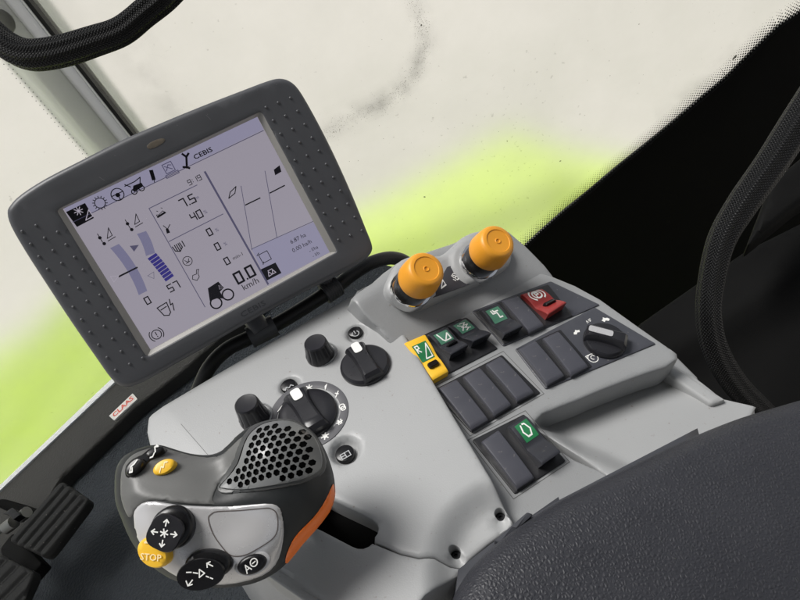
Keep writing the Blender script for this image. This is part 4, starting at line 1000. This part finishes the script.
# dotted ceramic edge
V = []; Fc = []
FA = np.array(FL); seg = FA[1:]-FA[:-1]; cum = np.concatenate([[0], np.cumsum(np.linalg.norm(seg, axis=1))])
pt = .0064; L_ = cum[-1]
Nrow = 9
for j in range(Nrow):
    o_ = .002+j*pt*.62
    for i in range(int(L_/pt)):
        s = (i+(.5 if j % 2 else 0))*pt; k = min(len(seg)-1, int(np.searchsorted(cum, s)-1)); k = max(k, 0); f = (s-cum[k])/(cum[k+1]-cum[k]+1e-9)
        p = FA[k]+seg[k]*f; tt = seg[k]/np.linalg.norm(seg[k]); nn = np.array((-tt[1], tt[0]));
        if nn[0] > 0: nn = -nn
        p = p+nn*o_; rr = .0024*(1-j/(Nrow+1.)); b0 = len(V)
        for a in range(8): V.append(W1.w(p[0]+rr*math.cos(a*PI/4), p[1]+rr*math.sin(a*PI/4), -.0037))
        Fc.append(tuple(range(b0, b0+8)))
mesh('frit_dots', V, Fc, M_BLACKM, g1o, smooth=False)
# soft smudge where water ran down the pane
sm = bpy.data.materials.new('smudge'); sm.use_nodes = True; N = sm.node_tree.nodes; L = sm.node_tree.links; N.remove(N['Principled BSDF'])
uvn = N.new('ShaderNodeUVMap'); sx = N.new('ShaderNodeSeparateXYZ'); L.new(uvn.outputs[0], sx.inputs[0])
nz = N.new('ShaderNodeTexNoise'); nz.inputs['Scale'].default_value = 22; nz.inputs['Detail'].default_value = 7; tcs = N.new('ShaderNodeTexCoord'); L.new(tcs.outputs['Object'], nz.inputs['Vector'])
rmp = N.new('ShaderNodeMapRange'); rmp.inputs['From Min'].default_value = .36; rmp.inputs['From Max'].default_value = .75; L.new(nz.outputs['Fac'], rmp.inputs['Value'])
mu = N.new('ShaderNodeMath'); mu.operation = 'MULTIPLY'; L.new(sx.outputs['X'], mu.inputs[0]); L.new(rmp.outputs[0], mu.inputs[1])
tr = N.new('ShaderNodeBsdfTransparent'); df = N.new('ShaderNodeBsdfDiffuse'); df.inputs['Color'].default_value = (.17, .165, .15, 1)
mxs = N.new('ShaderNodeMixShader'); L.new(mu.outputs[0], mxs.inputs[0]); L.new(tr.outputs[0], mxs.inputs[1]); L.new(df.outputs[0], mxs.inputs[2]); L.new(mxs.outputs[0], N['Material Output'].inputs['Surface'])
def smudge(pts, wd, peak):
    C = cr([W1.uv(*p) for p in pts], 6, closed=False); V = []; UV = []; Fc = []; K = len(C)
    ac = [-1, -.7, -.4, -.15, .1, .3, .6, 1]; av = [0, .12, .45, .9, 1, .6, .15, 0]
    for k, p in enumerate(C):
        t_ = C[min(k+1, K-1)]-C[max(k-1, 0)]; t_ = t_/np.linalg.norm(t_); n_ = np.array((-t_[1], t_[0])); e = math.sin(PI*min(1, max(0, (k+.0)/(K-1))))**.5
        for a_, v_ in zip(ac, av): V.append(W1.w(*(p+n_*a_*wd), -.00385)); UV.append((v_*e*peak, 0))
    W_ = len(ac)
    for k in range(K-1):
        for i in range(W_-1): a_ = k*W_+i; Fc.append((a_, a_+1, a_+W_+1, a_+W_))
    mesh('smudge', V, Fc, sm, g1o, smooth=False, uvs=UV)
smudge([(408, -40), (420, 10), (425, 45), (418, 70), (402, 90), (380, 106), (354, 117), (325, 135), (300, 150)], .042, .40)
smudge([(150, 30), (135, 55), (160, 95), (190, 125), (215, 150)], .05, .18)
smudge([(770, 25), (735, 55), (690, 95), (655, 120)], .045, .2)
# drip and dirt trail on the pane
M_DIRT = mat('dirt_speck', (.28, .265, .235), .7)
V = []; Fc = []
trail = cr([np.array(p, float) for p in ((410, -10), (420, 20), (424, 45), (416, 72), (400, 92), (378, 108), (352, 118), (328, 133))], 12, closed=False)
rg = random.Random(8)
def speck(px, py, r_):
    q = W1.uv(px, py); b0 = len(V); e = rg.uniform(.5, 1); ph = rg.uniform(0, 3)
    for a in range(7): t_ = a*2*PI/7; x = r_*math.cos(t_)*rg.uniform(.7, 1.2); y = r_*e*math.sin(t_)*rg.uniform(.7, 1.2); V.append(W1.w(q[0]+x*math.cos(ph)-y*math.sin(ph), q[1]+x*math.sin(ph)+y*math.cos(ph), -.0036))
    Fc.append(tuple(range(b0, b0+7)))
for k in range(1100):
    p = rg.choice(trail); sd = 4.5
    speck(p[0]+rg.gauss(0, sd), p[1]+rg.gauss(0, sd), rg.uniform(.0002, .00065))
for k in range(110): speck(rg.uniform(340, 760), rg.uniform(0, 240) if rg.random() < .6 else rg.uniform(120, 240), rg.uniform(.0002, .0008))
for px, py, r_ in ((508, 142, .0016), (340, 131, .0014), (334, 133, .0012), (737, 57, .0035), (735, 59, .004), (640, 25, .0012), (422, 26, .0016), (561, 162, .002), (425, 198, .0024)): speck(px, py, r_)
mesh('dirt_specks', V, Fc, M_DIRT, g1o, smooth=False)

g2 = [si_ for si_ in ()]
wl0 = np.array((-1.6, .0)); 
g2l = [np.array((-1.5, -.03)), np.array((-.03, -.03)), np.array((-.03, 2.1)), np.array((-1.5, 2.1))]
W2s = WF((s0[0], s0[1], FLZ), SD, (0, 0, 1)); xr2 = W2s.uv(84, 160)[0]
b0_, b1_ = W2s.uv(0, 487)[1], 0
g2o = relief('corner_window', W2s, [np.array((-1.6, .02)), np.array((xr2+.06, .02)), np.array((xr2+.06, 1.45)), np.array((-1.6, 1.45))], M_GLASS, None, top=-.004, r=0, base=-.009, step=.3, estep=.2)
tag(g2o, 'narrow pane left of the pale pillar, with lime green bodywork behind it', 'window')
V = []; Fc = []
for j in range(2):
    for i in range(150):
        x = xr2+.010-j*.005; y = .3+(i+(.5 if j % 2 else 0))*.0075; b0 = len(V); rr = .0009*(1-j/6)
        for a in range(6): V.append(W2s.w(x+rr*math.cos(a*PI/3), y+rr*math.sin(a*PI/3), -.0037))
        Fc.append(tuple(range(b0, b0+6)))
mesh('frit_dots', V, Fc, mat('frit_grey', (.30, .30, .29), .8), g2o, smooth=False)

# black trim right of the window
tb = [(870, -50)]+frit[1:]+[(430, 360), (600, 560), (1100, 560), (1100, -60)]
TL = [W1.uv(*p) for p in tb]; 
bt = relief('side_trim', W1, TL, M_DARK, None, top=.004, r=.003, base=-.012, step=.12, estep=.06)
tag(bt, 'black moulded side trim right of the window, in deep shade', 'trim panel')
# charcoal box on the right: lower side panel
B = Fr(720, 330, .95, (-.30, .35, .88))
bo = [(640, 322), (700, 280), (748, 248), (800, 222), (900, 180), (1000, 600), (640, 600), (560, 420)]
def bH(x, y):
    P = np.stack([np.ravel(x), np.ravel(y)], 1); d = pdist(P, [B.uv(*p) for p in ((640, 366), (700, 336), (800, 276), (900, 220))], closed=False)
    return (.016*np.exp(-(d/.03)**2)).reshape(np.shape(x))
bx_ = relief('lower_side_panel', B, B.loop(bo), M_DARK2, None, H=bH, r=.012, base=-.12, step=.02, estep=.02)
tag(bx_, 'charcoal plastic side panel with a soft ridge, behind the right cable loom', 'trim panel')
# vertical black cover at upper right behind the cable
bo2 = [(745, 250), (800, 205), (900, 150), (900, 80), (800, 160), (770, 185)]
hb = relief('belt_guide', Fr(800, 190, .85, (-.30, .35, .88)), rnd(Fr(800, 190, .85, (-.30, .35, .88)).loop(bo2), .01), M_DARK2, None, top=.01, r=.008, base=-.03, step=.02, estep=.015)
tag(hb, 'small charcoal cover at the right edge, just behind the cable loom', 'cover')

# cable looms
c1 = [P3(*p) for p in ((-30, 10, .62), (0, 40, .62), (26, 54, .62), (58, 52, .62), (95, 41, .62), (122, 31, .62), (145, 13, .62), (168, -6, .62), (200, -40, .62))]
w1 = tube('cable_loom', c1, [.0125, .0125, .0140, .0135, .0125, .0120, .0125, .0120], M_CABLE, None, n=56, sub=12, lobes=9, twist=9., vs=3.)
tag(w1, 'thick black braided cable loom hanging across the upper left corner, before the pale pillar', 'cable')
c2 = [P3(*p) for p in ((850, 40, .70), (800, 118, .70), (772, 162, .70), (742, 205, .70), (722, 240, .70), (712, 280, .70), (709, 315, .70), (716, 350, .71), (736, 385, .73), (765, 415, .76), (800, 450, .80))]
w2 = tube('cable_loom', c2, [.0170, .0165, .0155, .0135, .0125, .0130, .0135, .013], M_CABLE, None, n=56, sub=12, lobes=7, twist=5., vs=3.)
tag(w2, 'thick black braided cable loom curving down the right side, against the black trim', 'cable')

# pedals
def pedal(pts, z, lab, lev=True):
    F = WF(fl(40, 520, FLZ+z), SD, np.cross((0, 0, 1.), SD)+np.array((0, 0, .0)))
    L = rnd([F.uv(*p) for p in pts], .012, 4); A_ = np.array(L)
    e = empty('foot_pedal', lab, 'pedal', fl(*np.mean(pts, axis=0), FLZ), 'ribbed foot pedals')
    a, b = F.uv(*pts[0]), F.uv(*pts[3]); ax = nrm(b-a); pp = np.array((-ax[1], ax[0]))
    w0 = min((A_@pp)); w1_ = max((A_@pp)); nr = 5
    Hh = lambda x, y: .0045*np.clip(1.6*np.abs(np.sin(PI*nr*((np.stack([x, y], -1)@pp)-w0)/(w1_-w0)))-.25, 0, 1)
    relief('rubber_pad', F, L, M_PEDAL, e, H=Hh, r=.004, base=-.012, step=.0017, estep=.005, sharp=60)
    c = np.mean([F.uv(*p) for p in pts], axis=0)
    mx_, my_ = np.mean(pts, axis=0)
    tube('pedal_arm', [F.w(c[0], c[1], -.012), fl(mx_-22, my_-8, FLZ+z*.55), fl(mx_-60, my_-20, FLZ+.012)], .008, M_BLACKM, e, n=16, sub=5)
    return e, F
pe, PF = pedal([(62, 481), (91, 501), (47, 559), (9, 541)], .10, 'ribbed black rubber foot pedal on the floor mat, the one nearer the monitor')
p2, PF2 = pedal([(-2, 553), (37, 573), (5, 640), (-50, 600)], .11, 'ribbed black rubber foot pedal cut off by the lower left corner')
# bracket with bolts beside the pedals
br = empty('pedal_bracket', 'small steel linkage with a black lever and bright bolt, left of the ribbed pedals', 'bracket', fl(15, 525, FLZ))
k1 = fl(18, 525, FLZ+.07)
relief('bracket_plate', PF, rnd(PF.loop([(0, 548), (12, 533), (42, 563), (30, 577), (5, 570)], -.02), .004), M_DARK2, br, top=-.02, r=.002, base=-.04, step=.02)
tube('bolt', [fl(21, 517, FLZ+.075), fl(27, 512, FLZ+.08)], [.009, .009], M_STEEL, br, n=10, sub=2)
tube('bolt', [fl(6, 528, FLZ+.065), fl(14, 522, FLZ+.07)], [.010, .010], M_STEEL, br, n=10, sub=2)
relief('lever', PF, rnd(PF.loop([(4, 514), (13, 508), (21, 515), (14, 520), (10, 515)], -.01), .001), M_BLACK, br, top=-.008, r=.001, base=-.02, step=.01)
tube('rod', [fl(-20, 548, FLZ+.06), fl(0, 530, FLZ+.06), fl(10, 522, FLZ+.065)], [.005, .005], M_STEEL, br, n=12, sub=3)

# ================================================================== OUTSIDE
m = mat('pale_yard', (.515, .49, .445), .9, vary=.09, vscale=.9)
g = WF((0, 0, 0), (1, 0, 0), (0, 1, 0))
V = [(-150, -150, 0), (150, -150, 0), (150, 150, 0), (-150, 150, 0)]
gd = mesh('ground', V, [(0, 1, 2, 3)], m, None, smooth=False); tag(gd, 'pale even ground outside the cab windows', kind='structure')
FE = Fr(420, 260, 2.3, (-.10, .62, .78))
fe = [(-300, 560), (-150, 400), (-60, 345), (0, 300), (60, 258), (120, 244), (200, 214), (290, 184), (340, 168), (390, 142), (430, 118), (460, 100), (480, 92), (500, 98), (535, 112), (600, 124), (680, 140), (800, 200), (820, 500), (700, 900), (200, 1000), (-200, 900)]
FEL = cr(FE.loop(fe, -.085), 3)
def feH(x, y):
    P = np.stack([np.ravel(x), np.ravel(y)], 1); d = pdist(P, np.array(FEL))
    rid = pdist(P, [FE.uv(*p) for p in ((200, 300), (330, 228), (420, 196), (500, 164), (520, 150))], closed=False)
    h = .10*np.exp(-(rid/.09)**2)
    # pressed ribs on the part behind the corner window
    a = FE.uv(0, 440); b = FE.uv(110, 300); ax = (b-a)/np.linalg.norm(b-a); pp = np.array((-ax[1], ax[0])); s = (P-a)@pp
    lf = 1-smst(FE.uv(140, 300)[0], FE.uv(200, 300)[0], P[:, 0])
    h = h+lf*0.036*np.tanh(3*np.sin(s*2*PI/.17))
    return h.reshape(np.shape(x))
fn = relief('bodywork_panel', FE, FEL, mat('lime_green_paint', (.66, .84, .15), .35, coat=.4, vary=.07, vscale=5), None, H=feH, r=.10, base=-.35, step=.035, estep=.05, sharp=60)
tag(fn, 'lime green tractor bodywork seen blurred through the dusty windows', 'bodywork')

# ---- added unseen slabs behind and above the driver: they keep the sky off the driver's side of every knob
cr_ = empty('sky_blocker', 'added grey slabs above and behind the viewpoint, unseen, blocking sky light', 'light blocker', (0, -.6, FLZ))
M_BLOCKER = mat('sky_blocker_grey', (.10, .10, .10), .9)
relief('roof_blocker', WF((0, -.55, 2.66), (1, 0, 0), (0, 1, 0)), rnd([np.array(p) for p in ((-1.2, -.95), (1.3, -.95), (1.3, .85), (-1.2, .85))], .1), M_BLOCKER, cr_, top=.08, r=.03, base=0, step=.4, estep=.3)
relief('rear_wall', WF((0, -1.4, 1.9), (1, 0, 0), (0, 0, 1)), rnd([np.array(p) for p in ((-1.15, -.8), (1.25, -.8), (1.25, -.15), (-1.15, -.15))], .05), M_BLOCKER, cr_, top=.04, r=.01, base=0, step=.4, estep=.3)  # added low slab behind the view, blocks light from the rear
# ================================================================== LIGHT
w = bpy.data.worlds.new('World'); SC.world = w; w.use_nodes = True; N = w.node_tree.nodes; L = w.node_tree.links
sky = N.new('ShaderNodeTexSky'); sky.sky_type = 'NISHITA'; sky.sun_disc = False
SEL, SAZ = math.radians(67), math.radians(-35)            # elevation; azimuth from +Y towards +X
sky.sun_elevation = SEL; sky.sun_rotation = SAZ; sky.dust_density = 4.; sky.air_density = 1.
hs = N.new('ShaderNodeHueSaturation'); hs.inputs['Saturation'].default_value = .30
L.new(sky.outputs[0], hs.inputs['Color']); L.new(hs.outputs[0], N['Background'].inputs['Color']); N['Background'].inputs['Strength'].default_value = .10
sl_ = bpy.data.lights.new('sun', 'SUN'); sl_.energy = 3.0; sl_.angle = math.radians(25); sl_.color = (1, .98, .955)
so_ = bpy.data.objects.new('sun', sl_); COL.objects.link(so_)
dv = Vector((math.sin(SAZ)*math.cos(SEL), math.cos(SAZ)*math.cos(SEL), math.sin(SEL)))
so_.rotation_euler = dv.to_track_quat('Z', 'Y').to_euler()
SC.view_settings.view_transform = 'Standard'; SC.view_settings.look = 'None'; SC.view_settings.exposure = .12; SC.view_settings.gamma = 1
